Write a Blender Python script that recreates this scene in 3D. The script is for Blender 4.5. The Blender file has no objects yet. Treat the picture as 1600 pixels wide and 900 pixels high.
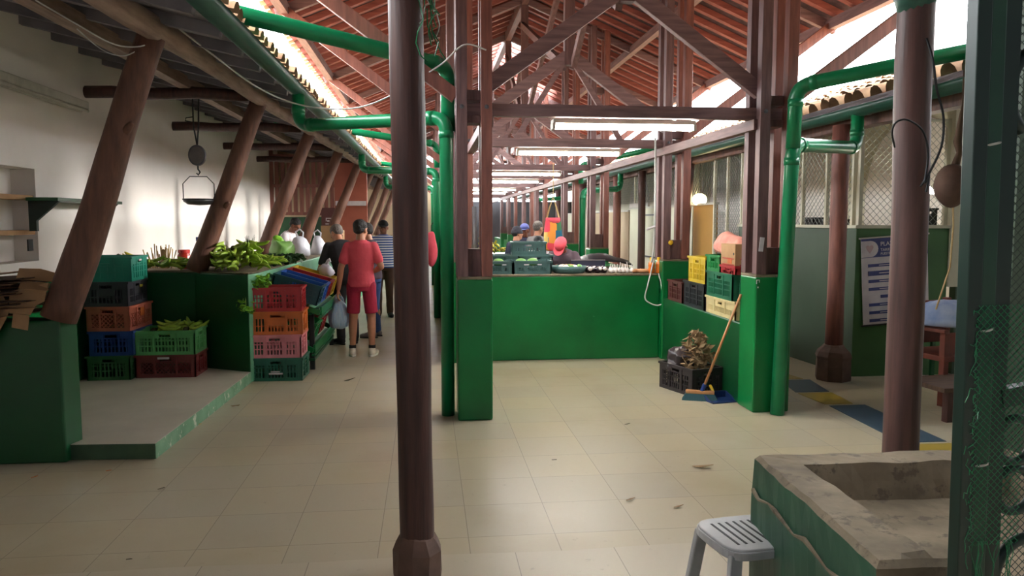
import bpy, bmesh, math, random
from mathutils import Vector, Matrix, Euler, noise
random.seed(11)
sc = bpy.context.scene
COL = sc.collection
PI = math.pi
def rad(a): return math.radians(a)

# ------------------------------------------------------------------ camera (image taken as 1600x900)
F = 1200.0
CAMH = 1.65
TH = math.atan(105 / F)
YA = math.atan(133 * math.cos(TH) / F)
cf = Vector((math.sin(YA) * math.cos(TH), math.cos(YA) * math.cos(TH), -math.sin(TH)))
cr = Vector((math.cos(YA), -math.sin(YA), 0))
cu = cr.cross(cf)
def ray(px, py): return cf + cr * ((px - 800) / F) + cu * ((450 - py) / F)
def onZ(px, py, z=0.0):
    d = ray(px, py); t = (z - CAMH) / d.z
    return Vector((d.x * t, d.y * t, z))
def onY(px, py, y):
    d = ray(px, py); t = y / d.y
    return Vector((d.x * t, y, CAMH + d.z * t))
def onX(px, py, x):
    d = ray(px, py); t = x / d.x
    return Vector((x, d.y * t, CAMH + d.z * t))
cam = bpy.data.cameras.new('camera')
cam.sensor_width = 36; cam.lens = 36 * F / 1600; cam.clip_start = 0.05; cam.clip_end = 300
co = bpy.data.objects.new('camera', cam); COL.objects.link(co)
co.matrix_world = Matrix((( cr.x, cu.x, -cf.x, 0), (cr.y, cu.y, -cf.y, 0), (cr.z, cu.z, -cf.z, CAMH), (0, 0, 0, 1)))
sc.camera = co

# ------------------------------------------------------------------ materials
def lin(c):
    out = []
    for v in c[:3]:
        v = v / 255.0
        out.append(v / 12.92 if v <= 0.04045 else ((v + 0.055) / 1.055) ** 2.4)
    return (*out, 1.0)
def newmat(name):
    m = bpy.data.materials.new(name); m.use_nodes = True
    nt = m.node_tree; b = nt.nodes['Principled BSDF']
    return m, nt, b
def ramp_noise(nt, scale, detail, vec=None, rough=0.55):
    n = nt.nodes.new('ShaderNodeTexNoise'); n.inputs['Scale'].default_value = scale
    n.inputs['Detail'].default_value = detail; n.inputs['Roughness'].default_value = rough
    if vec is not None: nt.links.new(vec, n.inputs['Vector'])
    return n
def mixc(nt, fac, a, b):
    m = nt.nodes.new('ShaderNodeMix'); m.data_type = 'RGBA'
    for s, v in ((6, a), (7, b)):
        if isinstance(v, tuple): m.inputs[s].default_value = v
        else: nt.links.new(v, m.inputs[s])
    if isinstance(fac, float): m.inputs[0].default_value = fac
    else: nt.links.new(fac, m.inputs[0])
    return m.outputs[2]
def cramp(nt, fac, p0, p1, c0=(0, 0, 0, 1), c1=(1, 1, 1, 1)):
    r = nt.nodes.new('ShaderNodeValToRGB'); nt.links.new(fac, r.inputs[0])
    r.color_ramp.elements[0].position = p0; r.color_ramp.elements[1].position = p1
    r.color_ramp.elements[0].color = c0; r.color_ramp.elements[1].color = c1
    return r.outputs[0]
def mat(name, c1, c2=None, rough=0.6, metal=0.0, scale=6.0, stretch=(1, 1, 1), bump=0.0, wear=None, wear_amt=0.62, wear_scale=3.0, spec=0.5):
    m, nt, b = newmat(name)
    b.inputs['Roughness'].default_value = rough; b.inputs['Metallic'].default_value = metal
    b.inputs['Specular IOR Level'].default_value = spec
    if c2 is None: c2 = tuple(v * 0.82 for v in c1)
    tc = nt.nodes.new('ShaderNodeTexCoord'); mp = nt.nodes.new('ShaderNodeMapping')
    mp.inputs['Scale'].default_value = stretch
    nt.links.new(tc.outputs['Object'], mp.inputs['Vector'])
    n = ramp_noise(nt, scale, 5, mp.outputs[0])
    col = mixc(nt, cramp(nt, n.outputs[0], 0.3, 0.7), lin(c1), lin(c2))
    if wear:
        n2 = ramp_noise(nt, wear_scale, 8, tc.outputs['Object'], 0.7)
        col = mixc(nt, cramp(nt, n2.outputs[0], wear_amt, wear_amt + 0.05), col, lin(wear))
    nt.links.new(col, b.inputs['Base Color'])
    if bump:
        bp = nt.nodes.new('ShaderNodeBump'); bp.inputs['Strength'].default_value = bump; bp.inputs['Distance'].default_value = 0.02
        nt.links.new(n.outputs[0], bp.inputs['Height']); nt.links.new(bp.outputs[0], b.inputs['Normal'])
    return m
def plain(name, c, rough=0.5, metal=0.0): return mat(name, c, tuple(v * 0.88 for v in c), rough, metal, 9.0)
def emit(name, c, s):
    m, nt, b = newmat(name)
    b.inputs['Base Color'].default_value = lin(c); b.inputs['Emission Color'].default_value = lin(c); b.inputs['Emission Strength'].default_value = s
    return m

M = {}
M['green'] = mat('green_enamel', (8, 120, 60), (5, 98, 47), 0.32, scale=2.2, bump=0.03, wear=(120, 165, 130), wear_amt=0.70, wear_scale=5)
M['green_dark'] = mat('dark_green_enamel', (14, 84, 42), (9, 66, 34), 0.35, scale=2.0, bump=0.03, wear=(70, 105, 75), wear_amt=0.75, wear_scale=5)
M['green_lit'] = mat('lit_green_paint', (105, 165, 128), (80, 140, 104), 0.5, scale=3, wear=(190, 200, 180), wear_amt=0.66, wear_scale=6)
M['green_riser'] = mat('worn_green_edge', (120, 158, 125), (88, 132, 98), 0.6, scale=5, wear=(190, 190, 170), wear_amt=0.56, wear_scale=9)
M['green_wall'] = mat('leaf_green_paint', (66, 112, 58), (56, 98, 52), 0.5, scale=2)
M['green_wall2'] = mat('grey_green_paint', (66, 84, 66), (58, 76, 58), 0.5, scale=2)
M['pipe'] = mat('green_pipe_paint', (22, 138, 88), (14, 120, 74), 0.3, scale=4, wear=(150, 170, 150), wear_amt=0.7, wear_scale=7)
M['pipe_dust'] = mat('dusty_pipe', (96, 156, 122), (40, 132, 90), 0.5, scale=6)
M['wood'] = mat('dark_oiled_wood', (124, 92, 90), (86, 62, 62), 0.55, scale=5, stretch=(6, 6, 0.6), bump=0.15)  # wood tone lifted, veiling glare mixed into the colour
M['wood_red'] = mat('red_brown_wood', (146, 90, 76), (108, 66, 58), 0.5, scale=5, stretch=(5, 5, 0.6), bump=0.12)
M['wood_h'] = mat('dark_beam_wood', (152, 120, 118), (112, 86, 86), 0.55, scale=5, stretch=(0.6, 6, 6), bump=0.12)  # paler than the timber itself, glare put into the colour
M['wood_y'] = mat('dark_plate_wood', (142, 108, 104), (104, 78, 76), 0.55, scale=5, stretch=(6, 0.6, 6), bump=0.12)  # plate timber lightened the same way to carry the glare
M['log'] = mat('peeled_log', (120, 80, 62), (82, 54, 45), 0.6, scale=4, stretch=(5, 5, 0.7), bump=0.3)
M['logdark'] = mat('old_dark_log', (84, 50, 42), (54, 32, 28), 0.55, scale=4, stretch=(7, 7, 0.5), bump=0.3)
M['eave'] = mat('weathered_eave_beam', (168, 142, 126), (120, 98, 88), 0.7, scale=4, stretch=(5, 0.7, 5), bump=0.2)
M['soffit'] = mat('underside_boards', (134, 128, 132), (100, 96, 102), 0.8, scale=3, stretch=(1, 8, 1))  # grey lifted to stand in for glare under the lean-to
M['deck'] = mat('clay_underside', (98, 76, 78), (64, 52, 56), 0.85, scale=7, stretch=(2, 2, 2))  # underside tone raised, roof glare painted in
M['rafter'] = mat('rafter_wood', (170, 98, 86), (130, 72, 64), 0.6, scale=4, stretch=(0.7, 5, 5))  # pinkish lift holds roof glare in the rafter colour
M['tile'] = mat('clay_roof_tile', (206, 172, 132), (150, 112, 86), 0.85, scale=5, bump=0.2, wear=(96, 82, 74), wear_amt=0.62, wear_scale=6)
M['white'] = mat('whitewashed_wall', (238, 232, 226), (226, 219, 212), 0.8, scale=1.2, bump=0.02, wear=(176, 160, 148), wear_amt=0.72, wear_scale=1.3)
M['cream'] = mat('cream_wall', (216, 212, 190), (196, 194, 172), 0.8, scale=1.0)
M['cream2'] = mat('pale_cream_board', (186, 166, 138), (170, 150, 122), 0.8, scale=1.0)
M['tan'] = mat('ochre_panel', (178, 132, 62), (160, 118, 54), 0.7, scale=1.0)
M['greywall'] = mat('grey_far_wall', (98, 100, 106), (80, 82, 90), 0.8, scale=1)
M['concrete'] = mat('worn_concrete', (140, 125, 102), (96, 84, 66), 0.85, scale=5, bump=0.25, wear=(98, 86, 70), wear_amt=0.56, wear_scale=9)
M['terrazzo'] = mat('pale_screed', (206, 196, 178), (190, 180, 162), 0.45, scale=2.5, wear=(150, 140, 122), wear_amt=0.7, wear_scale=4)
M['stone'] = mat('brown_stone', (112, 84, 70), (78, 58, 50), 0.75, scale=6, bump=0.35)
M['steel'] = mat('grey_steel', (108, 108, 112), (80, 80, 86), 0.4, 0.6, scale=8)
M['iron'] = mat('dark_iron', (40, 42, 42), (28, 30, 30), 0.55, 0.3, scale=8)
M['gate'] = mat('dark_gate_green', (14, 42, 32), (10, 32, 25), 0.4, scale=6)
M['gate_l'] = mat('gate_tube_green', (22, 66, 46), (16, 54, 38), 0.4, scale=6)
M['net'] = plain('green_nylon_net', (20, 118, 72), 0.4)
M['wire'] = plain('galvanised_wire', (150, 156, 150), 0.4, 0.4)
M['wire_dark'] = plain('dark_wire', (54, 66, 58), 0.5, 0.2)
M['whitewire'] = plain('white_cable', (214, 214, 208), 0.4)
M['black'] = plain('black_rubber', (26, 25, 27), 0.5)
M['blackplastic'] = mat('black_plastic', (38, 36, 40), (26, 25, 28), 0.35, scale=7)
M['card'] = mat('brown_cardboard', (150, 112, 78), (116, 84, 58), 0.8, scale=4, stretch=(1, 6, 1))
M['card_d'] = mat('dark_cardboard', (96, 72, 54), (70, 52, 40), 0.85, scale=4, stretch=(1, 6, 1))
M['card_l'] = mat('light_cardboard', (186, 148, 106), (162, 124, 86), 0.8, scale=4)
M['whiteplastic'] = plain('white_plastic', (214, 216, 220), 0.35)
M['greyplastic'] = plain('grey_white_plastic', (184, 184, 184), 0.35)
M['tube'] = emit('fluorescent_tube', (255, 250, 238), 9.0)
M['bulb'] = emit('lamp_glow', (255, 244, 222), 12.0)
M['bulb_y'] = emit('warm_globe', (255, 226, 170), 3.0)
M['fixture'] = plain('lamp_housing', (206, 202, 190), 0.5)
M['plantain'] = mat('green_plantain', (182, 206, 76), (122, 160, 48), 0.45, scale=9)
M['plantain_y'] = mat('yellow_plantain', (206, 190, 60), (160, 150, 40), 0.45, scale=9, wear=(60, 50, 24), wear_amt=0.66, wear_scale=14)
M['crown'] = plain('plantain_stem', (70, 66, 36), 0.7)
M['leaf'] = mat('celery_leaf', (150, 206, 60), (92, 156, 44), 0.5, scale=20)
M['leaf_p'] = mat('pale_stalk', (178, 206, 104), (150, 186, 84), 0.45, scale=10)
M['leaf_d'] = mat('dark_herb', (44, 84, 38), (28, 60, 28), 0.6, scale=20)
M['lettuce'] = mat('lettuce', (128, 172, 92), (92, 142, 66), 0.5, scale=9)
M['skin'] = mat('skin', (194, 136, 106), (180, 122, 94), 0.5, scale=5)
M['skin_d'] = mat('tanned_skin', (138, 86, 64), (124, 76, 56), 0.5, scale=5)
M['hair'] = mat('black_hair', (26, 22, 22), (14, 12, 12), 0.6, scale=60, bump=0.8)
M['hair_g'] = mat('grey_hair', (122, 112, 104), (80, 72, 68), 0.65, scale=60, bump=0.8)
M['eyewhite'] = plain('eye_dark', (30, 24, 22), 0.3)
M['pinkshirt'] = mat('coral_cotton', (238, 96, 112), (222, 78, 94), 0.85, scale=7, bump=0.5)
M['pinkshort'] = mat('crimson_cotton', (190, 42, 74), (166, 34, 62), 0.85, scale=9, stretch=(1.5, 1.5, 0.5), bump=0.5)
M['sneaker'] = mat('pale_sneaker', (226, 216, 204), (196, 184, 170), 0.6, scale=14)
M['sole'] = plain('white_sole', (232, 228, 220), 0.6)
M['blackcloth'] = mat('black_cotton', (30, 28, 32), (20, 19, 22), 0.9, scale=7, bump=0.5)
M['brownpants'] = mat('brown_trousers', (84, 58, 40), (66, 46, 34), 0.85, scale=6)
M['jeans'] = mat('blue_denim', (62, 88, 136), (46, 68, 108), 0.85, scale=14)
M['navy'] = mat('navy_cloth', (44, 44, 68), (34, 34, 54), 0.85, scale=5)
M['mauve'] = mat('mauve_shirt', (98, 80, 90), (78, 64, 74), 0.85, scale=6)
M['grey_cloth'] = mat('grey_cloth', (132, 124, 122), (106, 100, 100), 0.85, scale=6)
M['white_cloth'] = mat('white_cloth', (226, 218, 220), (204, 196, 200), 0.85, scale=6)
M['redcap'] = mat('coral_cap', (236, 92, 104), (220, 76, 90), 0.8, scale=8)
M['bluecap'] = mat('blue_cap', (84, 92, 150), (64, 70, 126), 0.8, scale=8)
M['beanie'] = mat('dark_knit', (70, 66, 74), (50, 48, 56), 0.9, scale=30)
M['bluebag'] = mat('blue_carrier_plastic', (150, 192, 232), (206, 222, 240), 0.3, scale=8, stretch=(6, 6, 0.5), bump=0.4)
M['whitebag'] = mat('white_carrier_plastic', (222, 224, 232), (198, 200, 212), 0.35, scale=9, bump=0.4)
M['sack'] = mat('pink_mesh_sack', (232, 164, 146), (210, 132, 120), 0.8, scale=14, bump=0.4)
M['juice'] = plain('orange_juice', (240, 128, 50), 0.25)
M['capy'] = plain('yellow_cap', (244, 196, 40), 0.4)
M['jar_red'] = mat('red_preserve', (176, 50, 34), (136, 36, 26), 0.15, scale=9)
M['redlid'] = plain('red_lid', (190, 44, 40), 0.35)
M['straw'] = mat('dry_straw', (206, 180, 130), (170, 140, 92), 0.8, scale=9)
M['aubergine'] = plain('dark_purple_skin', (42, 26, 40), 0.2)
M['garlic'] = mat('white_bulb', (226, 218, 214), (206, 194, 190), 0.6, scale=20)
M['ginger'] = mat('tan_root', (204, 152, 110), (176, 124, 86), 0.7, scale=20)
M['pineapple'] = mat('pineapple_skin', (196, 146, 62), (130, 96, 40), 0.7, scale=30, bump=0.5)
M['bluecloth'] = mat('blue_white_cloth', (106, 130, 176), (190, 194, 204), 0.8, scale=3)
M['panel_brown'] = mat('brown_panel_paint', (176, 98, 78), (158, 86, 68), 0.6, scale=3)
M['pole_brown'] = mat('oiled_pole', (104, 70, 62), (70, 48, 44), 0.5, scale=4, stretch=(6, 6, 0.5), bump=0.2)
M['riser_shaded'] = mat('shaded_worn_edge', (66, 96, 66), (44, 70, 48), 0.6, scale=5, wear=(120, 120, 96), wear_amt=0.66, wear_scale=7)
M['redwood'] = mat('red_stall_wood', (128, 62, 44), (96, 46, 34), 0.6, scale=5)
M['broom_h'] = mat('broom_stick', (196, 140, 92), (172, 118, 76), 0.5, scale=6)
M['broom_b'] = mat('teal_bristle', (40, 88, 96), (28, 68, 78), 0.7, scale=30, stretch=(8, 8, 1), bump=0.5)
M['dustpan'] = plain('blue_dustpan', (34, 58, 112), 0.4)
M['dryleaf'] = mat('dry_husk', (176, 148, 112), (122, 96, 68), 0.85, scale=10)
M['bluetile'] = mat('blue_floor_tile', (64, 86, 104), (54, 74, 90), 0.4, scale=3)
M['yellowtile'] = mat('yellow_floor_tile', (176, 152, 52), (158, 134, 46), 0.4, scale=3)
M['sheetglass'] = None

def crate_mat(name, c): return mat(name, c, tuple(v * 0.84 for v in c), 0.42, scale=5, bump=0.03)
CR = {}
for k, c in dict(red=(190, 50, 56), orange=(214, 112, 48), pink=(228, 140, 148), dkgreen=(24, 96, 74), teal=(34, 138, 116), black=(66, 64, 72), salmon=(204, 112, 90),
                 blue=(42, 72, 150), moss=(58, 110, 66), mint=(104, 184, 112), maroon=(126, 52, 52), slate=(74, 108, 106), yellow=(222, 190, 54), cream=(226, 206, 150),
                 green=(30, 140, 70), bottle=(34, 108, 78), charcoal=(46, 44, 50), brown=(96, 52, 50), netblue=(28, 84, 94), brightblue=(48, 104, 200), trash=(52, 46, 50)).items():
    CR[k] = crate_mat('crate_' + k, c)

# ------------------------------------------------------------------ mesh builder
class MB:
    def __init__(s): s.bm = bmesh.new()
    def _xf(s, verts, mtx):
        for v in verts: v.co = mtx @ v.co
    def box(s, lo, hi, mtx=None):
        x0, y0, z0 = lo; x1, y1, z1 = hi
        vs = [s.bm.verts.new(p) for p in ((x0, y0, z0), (x1, y0, z0), (x1, y1, z0), (x0, y1, z0), (x0, y0, z1), (x1, y0, z1), (x1, y1, z1), (x0, y1, z1))]
        for f in ((0, 3, 2, 1), (4, 5, 6, 7), (0, 1, 5, 4), (1, 2, 6, 5), (2, 3, 7, 6), (3, 0, 4, 7)): s.bm.faces.new([vs[i] for i in f])
        if mtx is not None: s._xf(vs, mtx)
        return s
    def prism(s, poly, z0, z1, mtx=None):
        b = [s.bm.verts.new((p[0], p[1], z0)) for p in poly]; t = [s.bm.verts.new((p[0], p[1], z1)) for p in poly]
        s.bm.faces.new(b[::-1]); s.bm.faces.new(t); n = len(poly)
        for i in range(n): s.bm.faces.new((b[i], b[(i + 1) % n], t[(i + 1) % n], t[i]))
        if mtx is not None: s._xf(b + t, mtx)
        return s
    def beam(s, p0, p1, w, h, up=(0, 0, 1)):
        p0 = Vector(p0); p1 = Vector(p1); d = (p1 - p0); L = d.length; d.normalize()
        u = Vector(up)
        if abs(d.dot(u)) > 0.97: u = Vector((0, 1, 0))
        x = d.cross(u).normalized(); y = x.cross(d).normalized()
        m = Matrix(((x.x, y.x, d.x, p0.x), (x.y, y.y, d.y, p0.y), (x.z, y.z, d.z, p0.z), (0, 0, 0, 1)))
        return s.box((-w / 2, -h / 2, 0), (w / 2, h / 2, L), m)
    def ring(s, c, x, y, rx, ry, n): return [s.bm.verts.new(Vector(c) + x * (rx * math.cos(2 * PI * i / n)) + y * (ry * math.sin(2 * PI * i / n))) for i in range(n)]
    def skin(s, rings, closed=True):
        n = len(rings[0])
        for a, b in zip(rings, rings[1:]):
            for i in range(n): s.bm.faces.new((a[i], a[(i + 1) % n], b[(i + 1) % n], b[i]))
        if closed:
            s.bm.faces.new(rings[0][::-1]); s.bm.faces.new(rings[-1])
        return s
    def tube(s, pts, r, n=8, closed=True, ref=None, flat=1.0):
        pts = [Vector(p) for p in pts]; rings = []
        px = None
        for i, p in enumerate(pts):
            d = (pts[min(i + 1, len(pts) - 1)] - pts[max(i - 1, 0)])
            if d.length < 1e-9: d = Vector((0, 0, 1))
            d.normalize()
            if px is None:
                u = Vector(ref) if ref else (Vector((0, 0, 1)) if abs(d.z) < 0.9 else Vector((0, 1, 0)))
                x = d.cross(u).normalized()
            else:
                x = (px - d * px.dot(d)).normalized()
            px = x; y = d.cross(x)
            rr = r[i] if isinstance(r, (list, tuple)) else r
            rings.append(s.ring(p, x, y, rr, rr * flat, n))
        return s.skin(rings, closed)
    def loop(s, pts, r, n=5):
        return s.tube(list(pts) + [pts[0]], r, n)
    def sphere(s, c, r, n=12, m=8, mtx=None):
        if not isinstance(r, (tuple, list)): r = (r, r, r)
        vs = []
        top = s.bm.verts.new((c[0], c[1], c[2] + r[2])); bot = s.bm.verts.new((c[0], c[1], c[2] - r[2]))
        rings = []
        for j in range(1, m):
            a = PI * j / m
            rings.append([s.bm.verts.new((c[0] + r[0] * math.sin(a) * math.cos(2 * PI * i / n), c[1] + r[1] * math.sin(a) * math.sin(2 * PI * i / n), c[2] + r[2] * math.cos(a))) for i in range(n)])
        for i in range(n):
            s.bm.faces.new((top, rings[0][i], rings[0][(i + 1) % n])); s.bm.faces.new((bot, rings[-1][(i + 1) % n], rings[-1][i]))
        for a, b in zip(rings, rings[1:]):
            for i in range(n): s.bm.faces.new((a[i], b[i], b[(i + 1) % n], a[(i + 1) % n]))
        if mtx is not None: s._xf([top, bot] + [v for q in rings for v in q], mtx)
        return s
    def lathe(s, prof, c=(0, 0, 0), n=20, closed=True):
        X = Vector((1, 0, 0)); Yv = Vector((0, 1, 0))
        return s.skin([s.ring((c[0], c[1], c[2] + z), X, Yv, max(r, 1e-4), max(r, 1e-4), n) for r, z in prof], closed)
    def face(s, pts):
        return s.bm.faces.new([s.bm.verts.new(p) for p in pts])
    def jitter(s, a, freq=3.0, seed=0):
        for v in s.bm.verts:
            v.co += noise.noise_vector(v.co * freq + Vector((seed, seed * 1.7, 0))) * a
        return s
    def xf(s, mtx):
        s._xf(s.bm.verts, mtx); return s
    def build(s, name, m, parent=None, loc=None, smooth=False, bevel=0.0, sub=0, solid=0.0):
        """link as ONE mesh object; vertices were given in the parent's frame (or world); loc becomes the origin"""
        if loc is not None:
            for v in s.bm.verts: v.co -= Vector(loc)
        bmesh.ops.recalc_face_normals(s.bm, faces=s.bm.faces)
        me = bpy.data.meshes.new(name); s.bm.to_mesh(me); s.bm.free()
        if isinstance(m, (list, tuple)):
            for q in m: me.materials.append(q)
        else: me.materials.append(m)
        if smooth:
            for p in me.polygons: p.use_smooth = True
        o = bpy.data.objects.new(name, me); COL.objects.link(o)
        if parent is not None: o.parent = parent
        if loc is not None: o.location = loc
        if solid:
            q = o.modifiers.new('thickness', 'SOLIDIFY'); q.thickness = solid; q.offset = 0
        if bevel:
            q = o.modifiers.new('edge', 'BEVEL'); q.width = bevel; q.segments = 2; q.limit_method = 'ANGLE'
        if sub:
            q = o.modifiers.new('round', 'SUBSURF'); q.levels = sub; q.render_levels = sub
        return o
def shade_auto(o):
    for p in o.data.polygons: p.use_smooth = True
    return o
def tag(o, label, cat, group=None, kind=None):
    o['label'] = label; o['category'] = cat
    if group: o['group'] = group
    if kind: o['kind'] = kind
    return o
def struct(o, label=None, cat=None):
    o['kind'] = 'structure'
    if label: o['label'] = label
    if cat: o['category'] = cat
    return o
def thing(name, label, cat, loc=(0, 0, 0), rz=0.0, group=None):
    o = bpy.data.objects.new(name, None); o.empty_display_size = 0.1; COL.objects.link(o)
    o.location = loc; o.rotation_euler = (0, 0, rz)
    return tag(o, label, cat, group)
def copy_tree(o, parent=None):
    c = o.copy(); COL.objects.link(c)
    if parent is not None: c.parent = parent; c.matrix_parent_inverse = o.matrix_parent_inverse
    for ch in list(o.children): copy_tree(ch, c)
    return c
def lx(x0, y): return x0 + 0.03 * (y - 8.0)          # the left-hand stalls run a little askew to the hall
# ------------------------------------------------------------------ floor
def floor_mat(name, x0, tx, y0, ty, ca, cb, stain_shade, grout):
    m, nt, b = newmat(name); N = nt.nodes; Lk = nt.links
    b.inputs['Roughness'].default_value = 0.3
    tc = N.new('ShaderNodeTexCoord'); sp = N.new('ShaderNodeSeparateXYZ'); Lk.new(tc.outputs['Object'], sp.inputs[0])
    def mth(op, a, bb=None, clamp=False):
        q = N.new('ShaderNodeMath'); q.operation = op; q.use_clamp = clamp
        for i, v in enumerate((a, bb)):
            if v is None: continue
            if isinstance(v, (int, float)): q.inputs[i].default_value = v
            else: Lk.new(v, q.inputs[i])
        return q.outputs[0]
    u = mth('DIVIDE', mth('SUBTRACT', sp.outputs[0], x0), tx); v = mth('DIVIDE', mth('SUBTRACT', sp.outputs[1], y0), ty)
    fu = mth('FRACT', u); fv = mth('FRACT', v)
    du = mth('MULTIPLY', mth('MINIMUM', fu, mth('SUBTRACT', 1.0, fu)), tx); dv = mth('MULTIPLY', mth('MINIMUM', fv, mth('SUBTRACT', 1.0, fv)), ty)
    g = mth('LESS_THAN', mth('MINIMUM', du, dv), 0.0022)
    cb_ = N.new('ShaderNodeCombineXYZ'); Lk.new(mth('FLOOR', u), cb_.inputs[0]); Lk.new(mth('FLOOR', v), cb_.inputs[1])
    wn = N.new('ShaderNodeTexWhiteNoise'); Lk.new(cb_.outputs[0], wn.inputs['Vector'])
    n1 = ramp_noise(nt, 1.3, 6, tc.outputs['Object']); n2 = ramp_noise(nt, 14, 6, tc.outputs['Object'], 0.7); n3 = ramp_noise(nt, 0.7, 5, tc.outputs['Object'])
    t = mth('ADD', mth('MULTIPLY', wn.outputs[0], 0.6), mth('MULTIPLY', n1.outputs[0], 0.6))
    col = mixc(nt, cramp(nt, t, 0.3, 0.85), lin(ca), lin(cb))
    col = mixc(nt, mth('MULTIPLY', cramp(nt, n3.outputs[0], 0.52, 0.72), 0.55), col, lin(stain_shade))  # broad patches are dirt stains and floor shadows painted together
    col = mixc(nt, mth('MULTIPLY', cramp(nt, n2.outputs[0], 0.63, 0.72), 0.35), col, lin((120, 104, 80)))
    col = mixc(nt, mth('MULTIPLY', g, 0.75), col, lin(grout))
    Lk.new(col, b.inputs['Base Color'])
    Lk.new(cramp(nt, n1.outputs[0], 0.3, 0.75, (0.42, 0.42, 0.42, 1), (0.26, 0.26, 0.26, 1)), b.inputs['Roughness'])
    return m
M['floor'] = floor_mat('hall_floor_tile', 0.2, 0.457, 3.89, 0.45, (190, 177, 147), (182, 172, 149), (162, 144, 107), (128, 116, 94))
M['floor2'] = floor_mat('entrance_floor_tile', 0.42, 0.50, 3.2, 0.5, (198, 187, 162), (190, 178, 154), (176, 160, 130), (130, 120, 100))
b = MB(); b.box((-7, 3.66, -0.1), (13, 46, 0)); struct(b.build('floor', M['floor']), 'beige tiled floor of the market hall', 'floor')
b = MB()
edge = [(-7, 3.64)] + [(-1.5 + 0.25 * i, 3.66 + 0.012 * math.sin(i * 1.3)) for i in range(18)] + [(13, 3.62)]
b.prism([(13, -3.5), (13, 3.62)] + edge[::-1][1:] + [(-7, -3.5)], -0.1, 0.012)
struct(b.build('floor_entrance', M['floor2']), 'pale tiled strip of floor at the entrance', 'floor')
# blue and yellow inlaid tiles of the right-hand aisle
for i, (m, pts) in enumerate((('bluetile', ((3.62, 7.5), (3.95, 7.5), (3.86, 6.95), (3.52, 6.95))), ('yellowtile', ((3.55, 8.1), (3.8, 8.1), (3.9, 7.55), (3.6, 7.55))),
                              ('yellowtile', ((3.52, 6.9), (3.86, 6.9), (3.82, 6.46), (3.55, 6.46))), ('bluetile', ((3.56, 6.4), (3.9, 6.4), (3.86, 5.25), (3.5, 5.25))),
                              ('yellowtile', ((3.5, 5.2), (3.86, 5.2), (3.84, 4.7), (3.5, 4.7))))):
    b = MB(); b.prism(pts, 0.0005, 0.004); struct(b.build('floor_inlay_%d' % (i + 1), M[m]), ('blue' if m[0] == 'b' else 'yellow') + ' tile let into the aisle floor', 'floor')

# ------------------------------------------------------------------ left: whitewashed wall, alcove
b = MB()
def wlx(y): return -3.41 - 0.0155 * (y - 7.3)
WL0, WL1 = (wlx(3.0), 3.0), (wlx(18.2), 18.2)
dirL = Vector((WL1[0] - WL0[0], WL1[1] - WL0[1], 0)).normalized(); nrmL = Vector((dirL.y, -dirL.x, 0))
def wl(y, z, off=0.0): return Vector((wlx(y), y, z)) + nrmL * off
def wall_quad(b, y0, y1, z0, z1, t=0.2):
    a, c = wl(y0, 0), wl(y1, 0); n = nrmL * -t
    b.prism([(a.x, a.y), (c.x, c.y), (c.x + n.x, c.y + n.y), (a.x + n.x, a.y + n.y)], z0, z1)
ay0, ay1 = 6.3, 7.2
wall_quad(b, 2.5, ay0, 0, 3.6); wall_quad(b, ay1, 36, 0, 3.6); wall_quad(b, ay0, ay1, 0, 1.3); wall_quad(b, ay0, ay1, 2.1, 3.6)
a, c = wl(ay0, 0, -0.2), wl(ay1, 0, -0.2)
b.prism([(a.x, a.y), (c.x, c.y), (c.x - 0.1, c.y), (a.x - 0.1, a.y)], 1.2, 2.2)
struct(b.build('wall_left', M['white']), 'whitewashed side wall with a shelved niche', 'wall')
for k, z in enumerate((1.55, 1.85)):
    b = MB(); a, c = wl(ay0, 0, -0.02), wl(ay1, 0, -0.02); e = nrmL * -0.17
    b.prism([(a.x, a.y), (c.x, c.y), (c.x + e.x, c.y + e.y), (a.x + e.x, a.y + e.y)], z - 0.02, z + 0.02)
    tag(b.build('niche_shelf', M['card_l']), ('upper' if k else 'lower') + ' pale wooden shelf board in the white wall niche', 'shelf', 'niche shelves')
# dark green wall and slatted screen at the end of the white wall
b = MB(); b.box((-3.6, 18.3, 0), (-2.12, 18.45, 1.74)); struct(b.build('wall_stall_end', M['green_dark']), 'dark green stall end wall under the slatted screen', 'wall')
t = thing('slatted_screen', 'tall brown slatted timber screen above dark green wall', 'screen', (-2.5, 18.3, 1.74))
b = MB()
for z in (1.78, 2.42, 3.1): b.box((-3.58, 18.28, z), (-1.4, 18.36, z + 0.07))
for x in (-3.58, -1.46): b.box((x, 18.27, 1.74), (x + 0.08, 18.37, 3.3))
b.build('frame', M['wood_red'], t, bevel=0.004).location = (2.5, -18.3, -1.74)
for i in range(15):
    b = MB(); x = -3.47 + i * 0.138; b.box((x, 18.3, 1.84), (x + 0.09, 18.34, 3.12)); o = b.build('slat', M['wood_red'], t); o.location = (2.5, -18.3, -1.74)
b = MB(); b.box((-6, 34, 0), (0.2, 34.2, 3.4)); struct(b.build('wall_aisle_end', M['cream2']), 'pale wall at the far end of the aisle', 'wall')
b = MB(); b.box((-3.7, 19.4, 0), (-2.12, 19.5, 3.4)); 
struct(b.build('wall_stall_rear', M['cream2']), 'pale wall behind the slatted screen', 'wall')
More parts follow.
